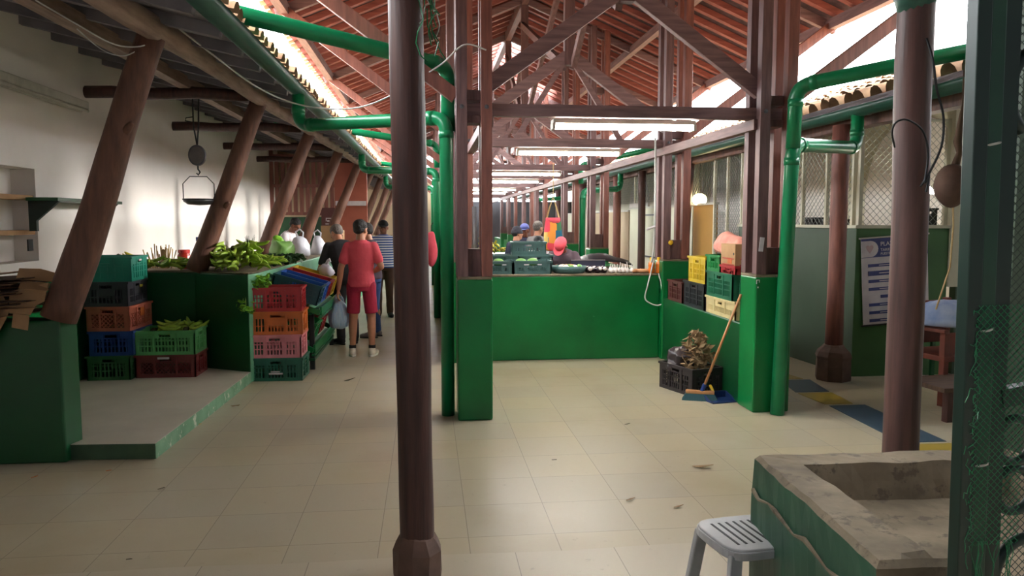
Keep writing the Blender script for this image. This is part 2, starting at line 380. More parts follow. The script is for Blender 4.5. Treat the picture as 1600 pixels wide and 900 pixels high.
# brown shutter panel and pale boards further along
t = thing('brown_panel', 'tall reddish brown boarded panel with a white band behind the struts', 'panel', (-1.9, 15.6, 0))
b = MB(); b.box((-2.0, 17.2, 1.127), (-1.3, 17.26, 3.05)); b.build('board', M['panel_brown'], t, loc=None).location = (1.9, -15.6, 0)
b = MB(); b.box((-1.98, 17.18, 1.98), (-1.32, 17.2, 2.08)); b.build('white_band', M['white_cloth'], t).location = (1.9, -15.6, 0)
t = thing('dark_door', 'dark maroon stall door with a small white sign', 'door', (-2.75, 18.2, 0))
b = MB(); b.box((-2.42, 18.18, 1.13), (-1.75, 18.26, 1.95)); b.build('door_leaf', CR['brown'], t).location = (2.75, -18.2, 0)
b = MB()
for (x0, x1, z0, z1) in ((-2.32, -2.2, 1.70, 1.715), (-2.32, -2.305, 1.64, 1.715), (-2.22, -2.2, 1.57, 1.66), (-2.33, -2.2, 1.57, 1.585), (-2.29, -2.24, 1.63, 1.66)): b.box((x0, 18.165, z0), (x1, 18.185, z1))
b.build('sign', M['white_cloth'], t).location = (2.75, -18.2, 0)

# low green walls and counters of the left-hand stalls
y0 = 5.47
b = MB(); b.prism([(-6.5, 5.42), (-2.47, 5.44), (-2.43, 5.62), (-6.5, 5.62)], 0, 0.985)
struct(b.build('wall_near_stall', M['green_dark'], bevel=0.012), 'near low green wall of the first stall', 'wall')
b = MB(); b.prism([(-4.4, 5.62), (-1.885, 5.45), (-1.80, 8.0), (-1.9, 8.3), (-4.4, 8.4)], 0, 0.112)
o = b.build('floor_platform', [M['terrazzo'], M['green_riser'], M['riser_shaded']], bevel=0.006)
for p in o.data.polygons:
    if abs(p.normal.z) < 0.5: p.material_index = 2 if p.normal.y < -0.7 else 1  # front faces take a darker copy, shade put into the riser colour
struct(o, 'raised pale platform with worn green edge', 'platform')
b = MB(); b.prism([(-3.38, 5.63), (-3.345, 5.63), (-3.345, 8.34), (-3.41, 8.34)], 0, 1.12)
struct(b.build('wall_stall_side', M['green'], bevel=0.012), 'green side wall of the first stall', 'wall')
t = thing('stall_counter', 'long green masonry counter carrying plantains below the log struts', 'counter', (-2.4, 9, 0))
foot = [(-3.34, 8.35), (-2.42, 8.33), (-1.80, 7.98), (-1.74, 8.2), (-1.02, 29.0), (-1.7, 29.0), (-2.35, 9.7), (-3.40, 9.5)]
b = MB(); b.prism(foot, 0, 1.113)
o = b.build('body', [M['green_dark'], M['green_lit']], t, bevel=0.015); o.location = (2.4, -9, 0)
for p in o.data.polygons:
    if p.normal.x > 0.8: p.material_index = 1  # aisle face made paler, its light painted into the green
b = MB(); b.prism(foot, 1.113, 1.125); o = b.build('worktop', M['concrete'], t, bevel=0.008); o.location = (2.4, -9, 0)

# ------------------------------------------------------------------ centre island: pillars, counters, walls
TR = [6.4, 9.0, 13.1, 15.7, 19.8, 22.4, 26.5, 29.1]
PLX, PRX = 0.385, 2.935
for s, px in (('aisle', PLX), ('far', PRX)):
    for i, y in enumerate(TR):
        if s == 'aisle' and i > 6: continue
        t = thing('pillar_base', ('green plastered pillar base ' + ('beside the long plantain aisle' if s == 'aisle' else 'on the mesh-fence side') + ', ' + ['nearest', 'second', 'third', 'fourth', 'fifth', 'sixth', 'seventh', 'eighth'][i] + ' along the hall'), 'pillar', (px, y, 0), 0, 'green pillar bases')
        w = 0.145 if s == 'aisle' else 0.165
        b = MB(); b.box((-w, -0.165, 0), (w, 0.165, 1.175)); b.jitter(0.004, 4, i); b.build('shaft', M['green'], t, bevel=0.015)
        b = MB(); b.box((-w + 0.004, -0.161, 1.17), (w - 0.004, 0.161, 1.195)); b.jitter(0.004, 6, i); b.build('cap', M['concrete'], t, bevel=0.006)
b = MB(); b.box((0.62, 8.93, 0), (2.765, 9.75, 1.0))
t = thing('centre_counter', 'bright green central counter with crates and roots on top', 'counter', (1.7, 9.3, 0))
b.jitter(0.003, 4); b.build('body', M['green'], t, bevel=0.012).location = (-1.7, -9.3, 0)
b = MB(); b.box((0.62, 8.92, 1.0), (2.765, 9.76, 1.022)); b.build('worktop', M['concrete'], t, bevel=0.006).location = (-1.7, -9.3, 0)
b = MB(); b.box((2.79, 6.56, 0), (3.06, 8.85, 0.735)); struct(b.build('wall_ledge', M['green_dark'], bevel=0.012), 'low green ledge wall carrying stacked crates', 'wall')
b = MB(); b.box((0.28, 9.17, 0), (0.44, 33, 0.95)); b.box((0.535, 8.95, 0), (0.615, 9.4, 0.98)); struct(b.build('wall_island_aisle', M['green']), 'green low wall along the aisle side of the island', 'wall')
b = MB(); b.box((2.88, 9.17, 0), (3.02, 33, 0.95)); struct(b.build('wall_island_far', M['green']), 'green low wall on the far side of the island', 'wall')
t = thing('inner_counter', 'green inner stall counter behind the seated customers with yellow plantains', 'counter', (1.1, 13.9, 0))
b = MB(); b.box((0.5, 13.6, 0), (1.9, 14.4, 1.06)); b.build('body', M['green'], t, bevel=0.01).location = (-1.1, -13.9, 0)
t = thing('side_counter', 'dark stall bench under black plastic sheeting behind the roots', 'counter', (2.4, 10.6, 0))
b = MB(); b.box((2.0, 10.35, 0), (2.86, 11.2, 0.98)); b.build('body', M['green_dark'], t, bevel=0.01).location = (-2.4, -10.6, 0)

# ------------------------------------------------------------------ far end and right-hand room
b = MB(); b.box((-6, 36, 0), (8, 36.2, 2.55)); struct(b.build('wall_back', M['greywall']), 'grey end wall of the hall under the open gable', 'wall')
for i, (x, w) in enumerate(((0.35, 0.4), (1.15, 0.5))):
    b = MB(); b.box((x, 35.9, 0.1), (x + w, 35.98, 2.15)); struct(b.build('door_%d' % (i + 1), M['white']), 'pale doorway in the grey end wall', 'door')
kx = lambda y: 4.46 - 0.075 * (y - 7.66)
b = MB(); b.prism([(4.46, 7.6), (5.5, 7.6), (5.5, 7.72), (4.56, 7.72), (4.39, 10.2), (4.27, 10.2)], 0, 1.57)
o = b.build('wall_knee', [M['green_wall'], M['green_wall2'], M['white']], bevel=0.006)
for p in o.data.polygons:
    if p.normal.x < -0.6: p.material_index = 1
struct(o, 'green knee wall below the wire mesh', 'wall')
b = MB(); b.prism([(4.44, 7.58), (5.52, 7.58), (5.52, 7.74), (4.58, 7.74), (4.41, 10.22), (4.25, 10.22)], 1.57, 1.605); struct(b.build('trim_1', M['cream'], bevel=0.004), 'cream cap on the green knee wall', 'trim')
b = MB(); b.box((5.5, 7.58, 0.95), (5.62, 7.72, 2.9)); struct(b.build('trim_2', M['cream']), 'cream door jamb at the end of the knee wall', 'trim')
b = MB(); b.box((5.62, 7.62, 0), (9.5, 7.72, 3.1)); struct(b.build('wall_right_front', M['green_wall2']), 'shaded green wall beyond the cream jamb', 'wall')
# long cream wall with round arches
b = MB(); b.box((6.8, 7.73, 0), (7.0, 40, 3.6))
def arch(b, yc, r, zs, t=0.06):
    pts = [(yc - r, 0), (yc + r, 0)] + [(yc + r * math.cos(PI * k / 16), zs + r * math.sin(PI * k / 16)) for k in range(17)]
    f = [b.bm.verts.new((6.8 - t, p[0], p[1])) for p in pts]; g = [b.bm.verts.new((6.81, p[0], p[1])) for p in pts]
    b.bm.faces.new(f)
    for i in range(len(pts)): b.bm.faces.new((f[i], f[(i + 1) % len(pts)], g[(i + 1) % len(pts)], g[i]))
o = b.build('wall_arcade', M['cream']); struct(o, 'long cream wall with round arches behind the mesh', 'wall')
for i, yc in enumerate((10.2, 13.4, 16.8, 20.4, 24.2, 28.2)):
    b = MB(); arch(b, yc, 1.1, 2.0, 0.05); struct(b.build('trim_%d' % (i + 3), M['white']), 'raised white arch on the cream wall', 'trim')
# boards between the right-hand columns
for i, (y0, y1, z1, m, lab) in enumerate(((11.5, 12.45, 1.9, 'tan', 'ochre board panel behind the right-hand columns, by the dark column'), (12.5, 16.5, 1.9, 'cream', 'grey-cream board panel with a framed hatch between the brown columns'), (16.6, 20.4, 1.85, 'cream2', 'warm cream board panel further along the right-hand aisle'), (20.6, 26.0, 1.85, 'cream', 'farthest cream board panel along the right-hand aisle'))):
    t = thing('board_panel', lab, 'panel', (4.42, y0, 0), 0, 'board panels of the right-hand aisle')
    b = MB(); b.box((0, 0, 0), (0.05, y1 - y0, z1)); b.build('board', M[m], t)
    b = MB(); b.box((-0.015, -0.01, z1), (0.065, y1 - y0 + 0.01, z1 + 0.035)); b.build('top_rail', M['fixture'], t)
    if i == 1:
        for lo, hi in (((-0.02, 2.0, 0.95), (0.0, 2.03, 1.75)), ((-0.02, 3.1, 0.95), (0.0, 3.13, 1.75)), ((-0.02, 2.0, 1.75), (0.0, 3.13, 1.78)), ((-0.02, 2.0, 0.92), (0.0, 3.13, 0.95))):
            b = MB(); b.box(lo, hi); b.build('hatch_frame', M['steel'], t)

# ------------------------------------------------------------------ roofs
EAVE_L, EAVE_R, RIDGE, PITCH = -1.76, 5.06, 1.65, 0.42
ZE = 4.06
def zroof(x): return ZE + PITCH * ((x - EAVE_L) if x < RIDGE else (EAVE_R - x))
RY0, RY1 = 0.6, 38.0
holes = {'R': [(1.75, 2.15, 16.3, 18.9), (2.25, 3.2, 18.9, 21.0)], 'L': [(1.28, 1.56, 16.3, 18.9)]}
def barrel(b, x0, z0, x1, z1, ya, yb, pitch=0.21, r=0.085, row=0.36, rows=None, jit=0.02):
    """rows of half-round clay tiles on a slope that rises from (x0,z0) to (x1,z1)"""
    d = Vector((x1 - x0, 0, z1 - z0)); L = d.length; d.normalize(); up = Vector((-d.z, 0, d.x)) if d.x > 0 else Vector((d.z, 0, -d.x))
    yv = Vector((0, 1, 0)); n = 7; R = rows or int(L / row)
    k = 0; y = ya
    while y < yb:
        for q in range(R):
            s0 = q * row - 0.04 + random.uniform(-jit, jit); s1 = s0 + row + 0.07
            dy = random.uniform(-jit, jit); base = Vector((x0, y, z0))
            ra, rb = r * random.uniform(0.96, 1.06), r * 0.82
            A = []; B = []
            for i in range(n):
                a = PI * i / (n - 1)
                A.append(b.bm.verts.new(base + d * s0 + yv * (dy - ra * math.cos(a)) + up * (0.025 + ra * 0.95 * math.sin(a))))
                B.append(b.bm.verts.new(base + d * s1 + yv * (-rb * math.cos(a)) + up * (0.005 + rb * 0.9 * math.sin(a))))
            for i in range(n - 1): b.bm.faces.new((A[i], A[i + 1], B[i + 1], B[i]))
        y += pitch
def slope_roof(side):
    xs = (EAVE_L, RIDGE) if side == 'L' else (EAVE_R, RIDGE)
    root = bpy.data.objects.new('roof_slope_' + ('left' if side == 'L' else 'right'), None); COL.objects.link(root)
    struct(root, 'main roof slope on rafters, ' + ('aisle side' if side == 'L' else 'mesh-fence side'), 'roof')
    b = MB()
    x0, x1 = min(xs), max(xs)
    ys = sorted({RY0, RY1} | {v for h in holes[side] for v in h[2:]}); xx = sorted({x0, x1} | {v for h in holes[side] for v in h[:2]})
    for xa, xb in zip(xx, xx[1:]):
        for ya, yb in zip(ys, ys[1:]):
            if any(h[0] <= xa and xb <= h[1] and h[2] <= ya and yb <= h[3] for h in holes[side]): continue
            P = [(xa, zroof(xa)), (xb, zroof(xb)), (xb, zroof(xb) + 0.05), (xa, zroof(xa) + 0.05)]
            f = [b.bm.verts.new((p[0], ya, p[1])) for p in P]; g = [b.bm.verts.new((p[0], yb, p[1])) for p in P]
            b.bm.faces.new(f); b.bm.faces.new(g)
            for i in range(4): b.bm.faces.new((f[i], f[(i + 1) % 4], g[(i + 1) % 4], g[i]))
    b.build('roof_deck', M['deck'], root)
    n = 92
    for i in range(n):
        y = RY0 + 0.1 + i * (RY1 - RY0 - 0.2) / (n - 1)
        b = MB(); e = xs[0] + (0.03 if side == 'L' else -0.03)
        b.beam((e, y, zroof(e) - 0.045), (RIDGE, y, zroof(RIDGE) - 0.045), 0.09, 0.075)
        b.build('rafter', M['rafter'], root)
    for f in (0.06, 0.45):
        x = xs[0] + (RIDGE - xs[0]) * f
        b = MB(); b.beam((x, RY0, zroof(x) - 0.15), (x, RY1, zroof(x) - 0.15), 0.1, 0.12); b.build('purlin', M['wood_y'], root)
    b = MB(); e0 = xs[0] + (-0.06 if side == 'L' else 0.06)
    barrel(b, e0, zroof(xs[0]) + 0.03, RIDGE, zroof(RIDGE) + 0.05, RY0, RY1, rows=3)
    b.build('eave_tiles', M['tile'], root, smooth=True)
    return root
slope_roof('L'); slope_roof('R')
b = MB(); b.beam((RIDGE, RY0, zroof(RIDGE) - 0.16), (RIDGE, RY1, zroof(RIDGE) - 0.16), 0.1, 0.2); struct(b.build('ceiling_ridge_beam', M['wood_y']), 'ridge beam of the main roof', 'beam')
# clear roof sheets over the openings
m, nt, bs = newmat('clear_roof_sheet')
tr = nt.nodes.new('ShaderNodeBsdfTranslucent'); tr.inputs[0].default_value = (0.9, 0.95, 0.95, 1); tp = nt.nodes.new('ShaderNodeBsdfTransparent'); mx = nt.nodes.new('ShaderNodeMixShader'); mx.inputs[0].default_value = 0.35
nt.links.new(tp.outputs[0], mx.inputs[1]); nt.links.new(tr.outputs[0], mx.inputs[2]); nt.links.new(mx.outputs[0], nt.nodes['Material Output'].inputs[0])
for i, h in enumerate(holes['R'] + holes['L']):
    b = MB(); xa, xb, ya, yb = h
    b.face([(xa, ya, zroof(xa) + 0.04), (xb, ya, zroof(xb) + 0.04), (xb, yb, zroof(xb) + 0.04), (xa, yb, zroof(xa) + 0.04)])
    struct(b.build('window_roof_%d' % (i + 1), m, solid=0.006), 'clear roof sheet letting daylight in', 'window')

# left lean-to roof
LE = lambda y: -1.27 + 0.009 * (y - 7.3)
ZLE = 2.92
root = bpy.data.objects.new('roof_left_lean_to', None); COL.objects.link(root); struct(root, 'tiled lean-to roof over the left-hand stalls', 'roof')
b = MB(); ya, yb = 1.0, 36
def lp(y, s, dz=0.0):   # s=0 eave, 1 wall
    x = LE(y) + (-3.62 - LE(y)) * s
    return (x, y, ZLE + 0.52 * s + dz)
A = [lp(ya, 0), lp(ya, 1), lp(ya, 1, 0.05), lp(ya, 0, 0.05)]; B = [lp(yb, 0), lp(yb, 1), lp(yb, 1, 0.05), lp(yb, 0, 0.05)]
f = [b.bm.verts.new(p) for p in A]; g = [b.bm.verts.new(p) for p in B]; b.bm.faces.new(f); b.bm.faces.new(g)
for i in range(4): b.bm.faces.new((f[i], f[(i + 1) % 4], g[(i + 1) % 4], g[i]))
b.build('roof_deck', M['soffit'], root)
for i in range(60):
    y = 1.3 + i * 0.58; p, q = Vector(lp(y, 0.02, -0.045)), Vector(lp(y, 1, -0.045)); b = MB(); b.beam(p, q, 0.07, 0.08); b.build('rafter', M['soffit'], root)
b = MB(); b.beam(lp(ya, 0.5, -0.13), lp(yb, 0.5, -0.13), 0.11, 0.11); b.build('purlin', M['eave'], root)
b = MB(); sh = 0.03
barrel(b, 0, 0, -2.3, 0.52, 0, yb - ya, rows=6, r=0.065, pitch=0.19)
for v in b.bm.verts:
    y = v.co.y + ya; v.co = Vector((LE(y) + 0.04 + v.co.x, y, ZLE + 0.045 + v.co.z))
b.build('roof_tiles', M['tile'], root, smooth=True)
def gutter(name, label, pts, r=0.075):
    b = MB(); d = (Vector(pts[1]) - Vector(pts[0])).normalized(); side = Vector((d.y, -d.x, 0)); n = 8; R = []
    for p in pts:
        p = Vector(p)
        R.append([b.bm.verts.new(p + side * (r * math.cos(PI + PI * k / n)) + Vector((0, 0, r * math.sin(PI + PI * k / n)))) for k in range(n + 1)])
    for a, c in zip(R, R[1:]):
        for k in range(n): b.bm.faces.new((a[k], a[k + 1], c[k + 1], c[k]))
    o = b.build(name, M['pipe_dark'], smooth=True, solid=0.008)
    return o
M['pipe_dark'] = mat('dull_green_gutter', (52, 98, 82), (36, 74, 64), 0.4, scale=5, stretch=(5, 0.6, 5))
gl = gutter('roof_gutter', '', [(LE(y) + 0.09, y, ZLE - 0.05) for y in (1.5, 8, 15, 22, 29, 36)])
tag(gl, 'dull green gutter along the eave of the left-hand lean-to', 'gutter', 'roof gutters')

# right lean-to roof
RGX, RGZ = 4.22, 2.70
root = bpy.data.objects.new('roof_right_lean_to', None); COL.objects.link(root); struct(root, 'clay tiled lean-to roof over the mesh-fenced room', 'roof')
b = MB(); P = [(RGX, RGZ + 0.03), (6.9, RGZ + 0.99), (6.9, RGZ + 1.05), (RGX, RGZ + 0.09)]
f = [b.bm.verts.new((p[0], 2.6, p[1])) for p in P]; g = [b.bm.verts.new((p[0], 38, p[1])) for p in P]; b.bm.faces.new(f); b.bm.faces.new(g)
for i in range(4): b.bm.faces.new((f[i], f[(i + 1) % 4], g[(i + 1) % 4], g[i]))
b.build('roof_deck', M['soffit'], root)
b = MB(); barrel(b, RGX - 0.04, RGZ + 0.1, 6.9, RGZ + 1.07, 2.7, 37.8, pitch=0.24, r=0.1, row=0.38, jit=0.035); b.build('roof_tiles', M['tile'], root, smooth=True)
b = MB(); b.beam((RGX + 0.12, 2.6, RGZ - 0.06), (RGX + 0.12, 38, RGZ - 0.06), 0.14, 0.13); b.build('eave_beam', M['log'], root)
for i in range(50):
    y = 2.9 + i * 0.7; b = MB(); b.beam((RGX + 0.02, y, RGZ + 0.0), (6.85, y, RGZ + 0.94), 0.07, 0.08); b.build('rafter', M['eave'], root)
t = gutter('roof_gutter', '', [(RGX - 0.1, y, RGZ + 0.03) for y in (2.6, 10, 20, 30, 37)], 0.085)
tag(t, 'dull green gutter under the tiled eave over the mesh-fenced room', 'gutter', 'roof gutters')

# ------------------------------------------------------------------ roof trusses on built-up posts
ORD = ['nearest', 'second', 'third', 'fourth', 'fifth', 'sixth', 'seventh', 'eighth']
for i, y in enumerate(TR):
    t = thing('roof_truss', ORD[i] + ' dark timber roof truss along the hall, on pairs of built-up posts', 'truss', (1.66, y, 2.5), 0, 'timber roof trusses')
    L = lambda x, yy, z: (x - 1.66, yy, z - 2.5)
    for px, w in ((PLX, 0.1), (PRX, 0.115)):
        top = zroof(px) - 0.05; posts = {}
        for sx in (-1, 1):
            for sy in (-1, 1):
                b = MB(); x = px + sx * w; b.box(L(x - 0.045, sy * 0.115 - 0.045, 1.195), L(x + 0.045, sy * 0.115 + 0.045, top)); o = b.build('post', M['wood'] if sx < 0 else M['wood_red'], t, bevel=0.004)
                if sy < 0: posts[sx] = o
        for z0, z1 in ((1.195, 1.42), (2.44, 2.5), (2.62, 2.7), (3.8, 3.9)):
            b = MB(); b.box(L(px - w + 0.046, -0.1, z0), L(px + w - 0.046, 0.1, z1)); b.build('spacer_block', M['wood'], t, bevel=0.003)
        for sx in (-1, 1):
            b = MB(); b.bm.verts.ensure_lookup_table(); b.lathe([(0.0, 0), (0.018, 0), (0.018, 0.008), (0.0, 0.012)], (0, 0, 0), 8)
            b.xf(Matrix.Translation(Vector(L(px + sx * w, -0.16, 2.56))) @ Matrix.Rotation(PI / 2, 4, 'X')); b.build('bolt', M['steel'], posts[sx])
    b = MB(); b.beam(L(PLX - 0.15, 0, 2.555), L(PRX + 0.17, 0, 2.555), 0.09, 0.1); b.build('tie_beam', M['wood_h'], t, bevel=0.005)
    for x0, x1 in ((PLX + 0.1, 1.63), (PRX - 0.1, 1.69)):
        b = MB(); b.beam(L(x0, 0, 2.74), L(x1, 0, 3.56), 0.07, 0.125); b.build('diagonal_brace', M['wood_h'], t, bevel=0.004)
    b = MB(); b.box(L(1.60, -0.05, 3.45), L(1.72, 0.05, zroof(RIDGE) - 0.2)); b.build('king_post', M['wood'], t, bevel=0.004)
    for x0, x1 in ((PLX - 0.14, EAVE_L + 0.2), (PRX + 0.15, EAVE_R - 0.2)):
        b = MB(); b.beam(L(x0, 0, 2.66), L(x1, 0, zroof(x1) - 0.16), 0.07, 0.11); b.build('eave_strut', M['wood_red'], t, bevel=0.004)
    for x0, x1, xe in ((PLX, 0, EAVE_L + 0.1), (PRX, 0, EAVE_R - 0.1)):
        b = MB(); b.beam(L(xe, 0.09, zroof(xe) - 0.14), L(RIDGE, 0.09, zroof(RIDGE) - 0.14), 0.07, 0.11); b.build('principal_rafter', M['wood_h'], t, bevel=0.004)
    if i:
        for dx in (-0.62, 0.62):
            b = MB(); b.beam(L(1.66 + dx * 0.08, 0, 3.5), L(1.66 + dx, 0, 2.6), 0.045, 0.06); b.build('fan_strut', M['wood_h'], t)
for nm, x, lab in (('aisle', PLX + 0.12, 'timber wall plate along the pillars beside the plantain aisle'), ('far', PRX - 0.15, 'timber wall plate along the pillars on the mesh-fence side')):
    b = MB(); b.beam((x, TR[0] - 0.1, 2.46), (x, 33, 2.46), 0.08, 0.09); tag(b.build('wall_plate', M['wood_y'], bevel=0.004), lab, 'beam', 'timber wall plates')
for k in range(3):
    ya, yb = TR[k], TR[k + 1]
    b = MB(); t = thing('cross_brace', ['crossed timber braces under the ridge between nearest and second trusses', 'crossed timber braces under the ridge between second and third trusses', 'crossed timber braces under the ridge between third and fourth trusses'][k], 'brace', (1.66, (ya + yb) / 2, 3.6), 0, 'crossed ridge braces')
    for p, q, dx in ((3.45, 4.9, -0.045), (4.9, 3.45, 0.045)):
        b = MB(); b.beam((dx, -(yb - ya) / 2 + 0.06, p - 3.6), (dx, (yb - ya) / 2 - 0.06, q - 3.6), 0.06, 0.1); b.build('brace', M['wood_y'], t)

# log struts, eave beam and tie logs of the left lean-to
SY = [5.5, 8.35, 11.2, 14.05, 16.9, 19.75, 22.6, 25.4, 28.2]
for i, y in enumerate(SY):
    zb = 0.985 if i == 0 else 1.125
    xb, xt = lx(-2.43, y), lx(-1.73, y)
    pts = []; rr = []
    for k in range(15):
        f = k / 14; p = Vector((xb + (xt - xb) * f, y + 0.03 * math.sin(f * 5 + i), zb + (2.87 - zb) * f))
        p += noise.noise_vector(p * 1.2 + Vector((i * 9, 0, 0))) * 0.018; pts.append(p); rr.append((0.118 - 0.03 * f) * (1 + 0.06 * noise.noise(p * 2.5)) * (0.95 if i else 1))
    b = MB(); b.tube(pts, rr, 14)
    if i < 2:
        kp = pts[5 if i else 9]; b.tube([kp, kp + Vector((0.09, -0.07, 0.06)), kp + Vector((0.13, -0.1, 0.09))], [0.05, 0.03, 0.018], 8)
    labs = ['thick peeled log strut rising from the near low green wall', 'peeled log strut rising from the counter beside the hanging scale', 'leaning log strut behind the green plantain hands', 'leaning log strut beside the white-clad seller']
    o = b.build('log_strut', M['log'], smooth=True, loc=(xb, y, zb)); tag(o, labs[i] if i < 4 else ORD[min(i, 7)] + ' leaning log strut along the left-hand counters' if i < 8 else 'farthest leaning log strut along the left-hand counters', 'strut', 'leaning log struts')
for i, y in enumerate(SY[1:7]):
    b = MB(); xw, xe = wlx(y) - 0.02, lx(-1.84, y); pts = [Vector((xw + (xe - xw) * k / 6, y + 0.02 * math.sin(k), 2.95 + 0.01 * math.sin(k * 2))) for k in range(7)]
    b.tube(pts, 0.062, 10); o = b.build('tie_log', M['logdark'], smooth=True)
    tag(o, ['short tie log from the white wall, nearest of its row', 'tie log from the white wall that carries the hanging scale', 'third tie log from the white wall', 'fourth tie log from the white wall', 'fifth tie log from the white wall', 'sixth tie log along the left-hand stalls'][i], 'beam', 'tie logs from the white wall')
b = MB(); pts = [Vector((lx(-1.70, 2 + k), 2 + k, 2.92 + 0.012 * math.sin(k * 1.7))) for k in range(33)]; b.tube(pts, 0.085, 10); tag(b.build('eave_log', M['eave'], smooth=True), 'long weathered eave log over the leaning struts', 'beam')

# round poles by the entrance
def pole(name, label, x, y, ztop, lean, r, m, base):
    t = thing(name, label, 'pole', (x, y, 0))
    pts = []; rr = []
    for k in range(24):
        f = k / 23; z = 0.0 + ztop * f; p = Vector((lean * f + 0.012 * noise.noise((0, 0, z * 1.3 + x)), 0.01 * noise.noise((5, 0, z * 1.1)), z)); pts.append(p); rr.append(r * (1.03 - 0.06 * f) * (1 + 0.05 * noise.noise((x, 3, z * 2.2))))
    b = MB(); b.tube(pts, rr, 18); b.build('shaft', m, t, smooth=True)
    return t
t = pole('timber_pole', 'dark round timber pole on a rough stone block', -0.055, 3.42, 4.6, -0.05, 0.076, M['logdark'], True)
b = MB(); b.lathe([(0.105, 0), (0.112, 0.03), (0.112, 0.15), (0.098, 0.185), (0.082, 0.215), (0.07, 0.22)], (0, 0, 0.012), 9); b.jitter(0.012, 9, 3); b.xf(Matrix.Rotation(0.3, 4, 'Z')); b.build('stone_base', M['stone'], t)
t = pole('timber_pole', 'brown round timber pole behind the concrete sink, with a green flared top', 2.335, 3.5, 3.35, -0.03, 0.082, M['pole_brown'], False)
b = MB(); b.lathe([(0.075, 2.62), (0.09, 2.68), (0.13, 2.78), (0.16, 2.9), (0.16, 3.3), (0.1, 3.35)], (-0.03, 0, 0), 14); b.build('flared_cap', M['pipe_dark'], t, smooth=True)
# columns of the right-hand room
for i, (y, m, lab, r) in enumerate(((7.5, 'wood_red', 'reddish wooden column on a stone block before the knee wall', 0.085), (12.3, 'logdark', 'dark wooden column beside the ochre panel', 0.11), (14.8, 'logdark', 'dark crooked column behind the orange bottles', 0.075), (16.8, 'wood_red', 'brown wooden column beside the cream board panel', 0.09), (20.6, 'wood', 'brown column farther along the mesh fence', 0.09), (24.5, 'wood', 'farthest brown column along the mesh fence', 0.09))):
    x = 4.2
    t = thing('wooden_column', lab, 'column', (x, y, 0), 0, 'columns of the mesh-fenced room')
    zb = 0.36 if i == 0 else 0.0
    b = MB(); b.lathe([(r * 1.05, zb), (r, zb + 0.5), (r * 0.98, 1.4), (r * (1.25 if i == 1 else 1), 2.2), (r * (1.5 if i == 1 else 1.05), 2.62)], (0, 0, 0), 12); b.jitter(0.008, 3, i); b.build('shaft', M[m], t, smooth=True)
    if i == 0:
        b = MB(); b.lathe([(0.175, 0), (0.18, 0.02), (0.175, 0.22), (0.185, 0.25), (0.165, 0.3), (0.115, 0.345), (0.10, 0.37)], (0, 0, 0), 8); b.jitter(0.008, 8, 2); b.build('stone_base', M['stone'], t)

# ------------------------------------------------------------------ pipes
def pipe(name, label, pts, r=0.056, m='pipe', n=14):
    P = [Vector(p) for p in pts]; out = [P[0]]
    for a, c, e in zip(P, P[1:], P[2:]):
        d0 = (a - c).normalized(); d1 = (e - c).normalized(); q = min(0.13, (a - c).length * 0.45, (e - c).length * 0.45)
        for k in range(7):
            f = k / 6; p0, p1 = c + d0 * q, c + d1 * q
            out.append(p0.lerp(c, f).lerp(c.lerp(p1, f), f))
    out.append(P[-1])
    t = thing(name, label, 'pipe', P[-1], 0, 'green rainwater pipes')
    b = MB(); b.tube([p - P[-1] for p in out], r, n); b.build('tube', M[m], t, smooth=True)
    for c in P[1:-1]:
        for d in (P[P.index(c) - 1] - c, P[P.index(c) + 1] - c):
            d = d.normalized(); p = c + d * 0.14 - P[-1]
            b = MB(); b.tube([p - d * 0.03, p + d * 0.03], r * 1.08, n); b.build('collar', M[m], t, smooth=True)
    return t
PX, PY = 0.165, 6.46
pipe('rainwater_pipe', 'green rainwater pipe from the left gutter down beside the nearest pillar', [(-1.16, 7.32, 2.80), (-1.16, 7.32, 2.52), (PX, PY, 2.50), (PX, PY, 0.0)], 0.057)
pipe('rainwater_pipe', 'thick green pipe passing high over the left lean-to tiles to the nearest pillar', [(-2.2, 4.85, 3.12), (PX + 0.02, PY + 0.12, 2.94), (PX + 0.02, PY + 0.12, 2.40)], 0.06)
RX, RY_ = 3.03, 6.17
pipe('rainwater_pipe', 'green rainwater pipe from the tiled eave down to the pillar beside the knee wall', [(RGX - 0.1, 7.08, 2.68), (RGX - 0.1, 7.08, 2.35), (RX, RY_, 2.28), (2.965, RY_, 0.0)], 0.06)
RX, RY_ = 3.12, 6.40
pipe('rainwater_pipe', 'green pipe running above the tiled eave toward the entrance', [(4.25, 5.2, 2.94), (3.045, 6.17, 2.76), (3.032, 6.17, 2.25)], 0.058)
for i, (y, lab) in enumerate(((13.1, 'green rainwater pipe at the third pillar of the plantain aisle'), (19.8, 'green rainwater pipe at the fifth pillar of the plantain aisle'))):
    pipe('rainwater_pipe', lab, [(LE(y + 0.6) + 0.1, y + 0.6, 2.8), (LE(y + 0.6) + 0.1, y + 0.6, 2.53), (PX, y, 2.48), (PX, y, 0.0)], 0.06)
    pipe('rainwater_pipe', ['high green pipe from the lean-to to the third pillar of the aisle', 'high green pipe from the lean-to to the fifth pillar of the aisle'][i], [(-2.2, y - 1.4, 3.12), (PX + 0.02, y + 0.12, 2.94), (PX + 0.02, y + 0.12, 2.55)], 0.055)
for y, lab in ((15.6, 'green rainwater pipe down the fourth pillar on the mesh-fence side'), (22.4, 'green rainwater pipe down the sixth pillar on the mesh-fence side')):
    pipe('rainwater_pipe', lab, [(RGX - 0.1, y + 0.6, 2.68), (RGX - 0.1, y + 0.6, 2.33), (RX + 0.06, y, 2.26), (RX + 0.06, y, 0.0)], 0.06)
    b = 0
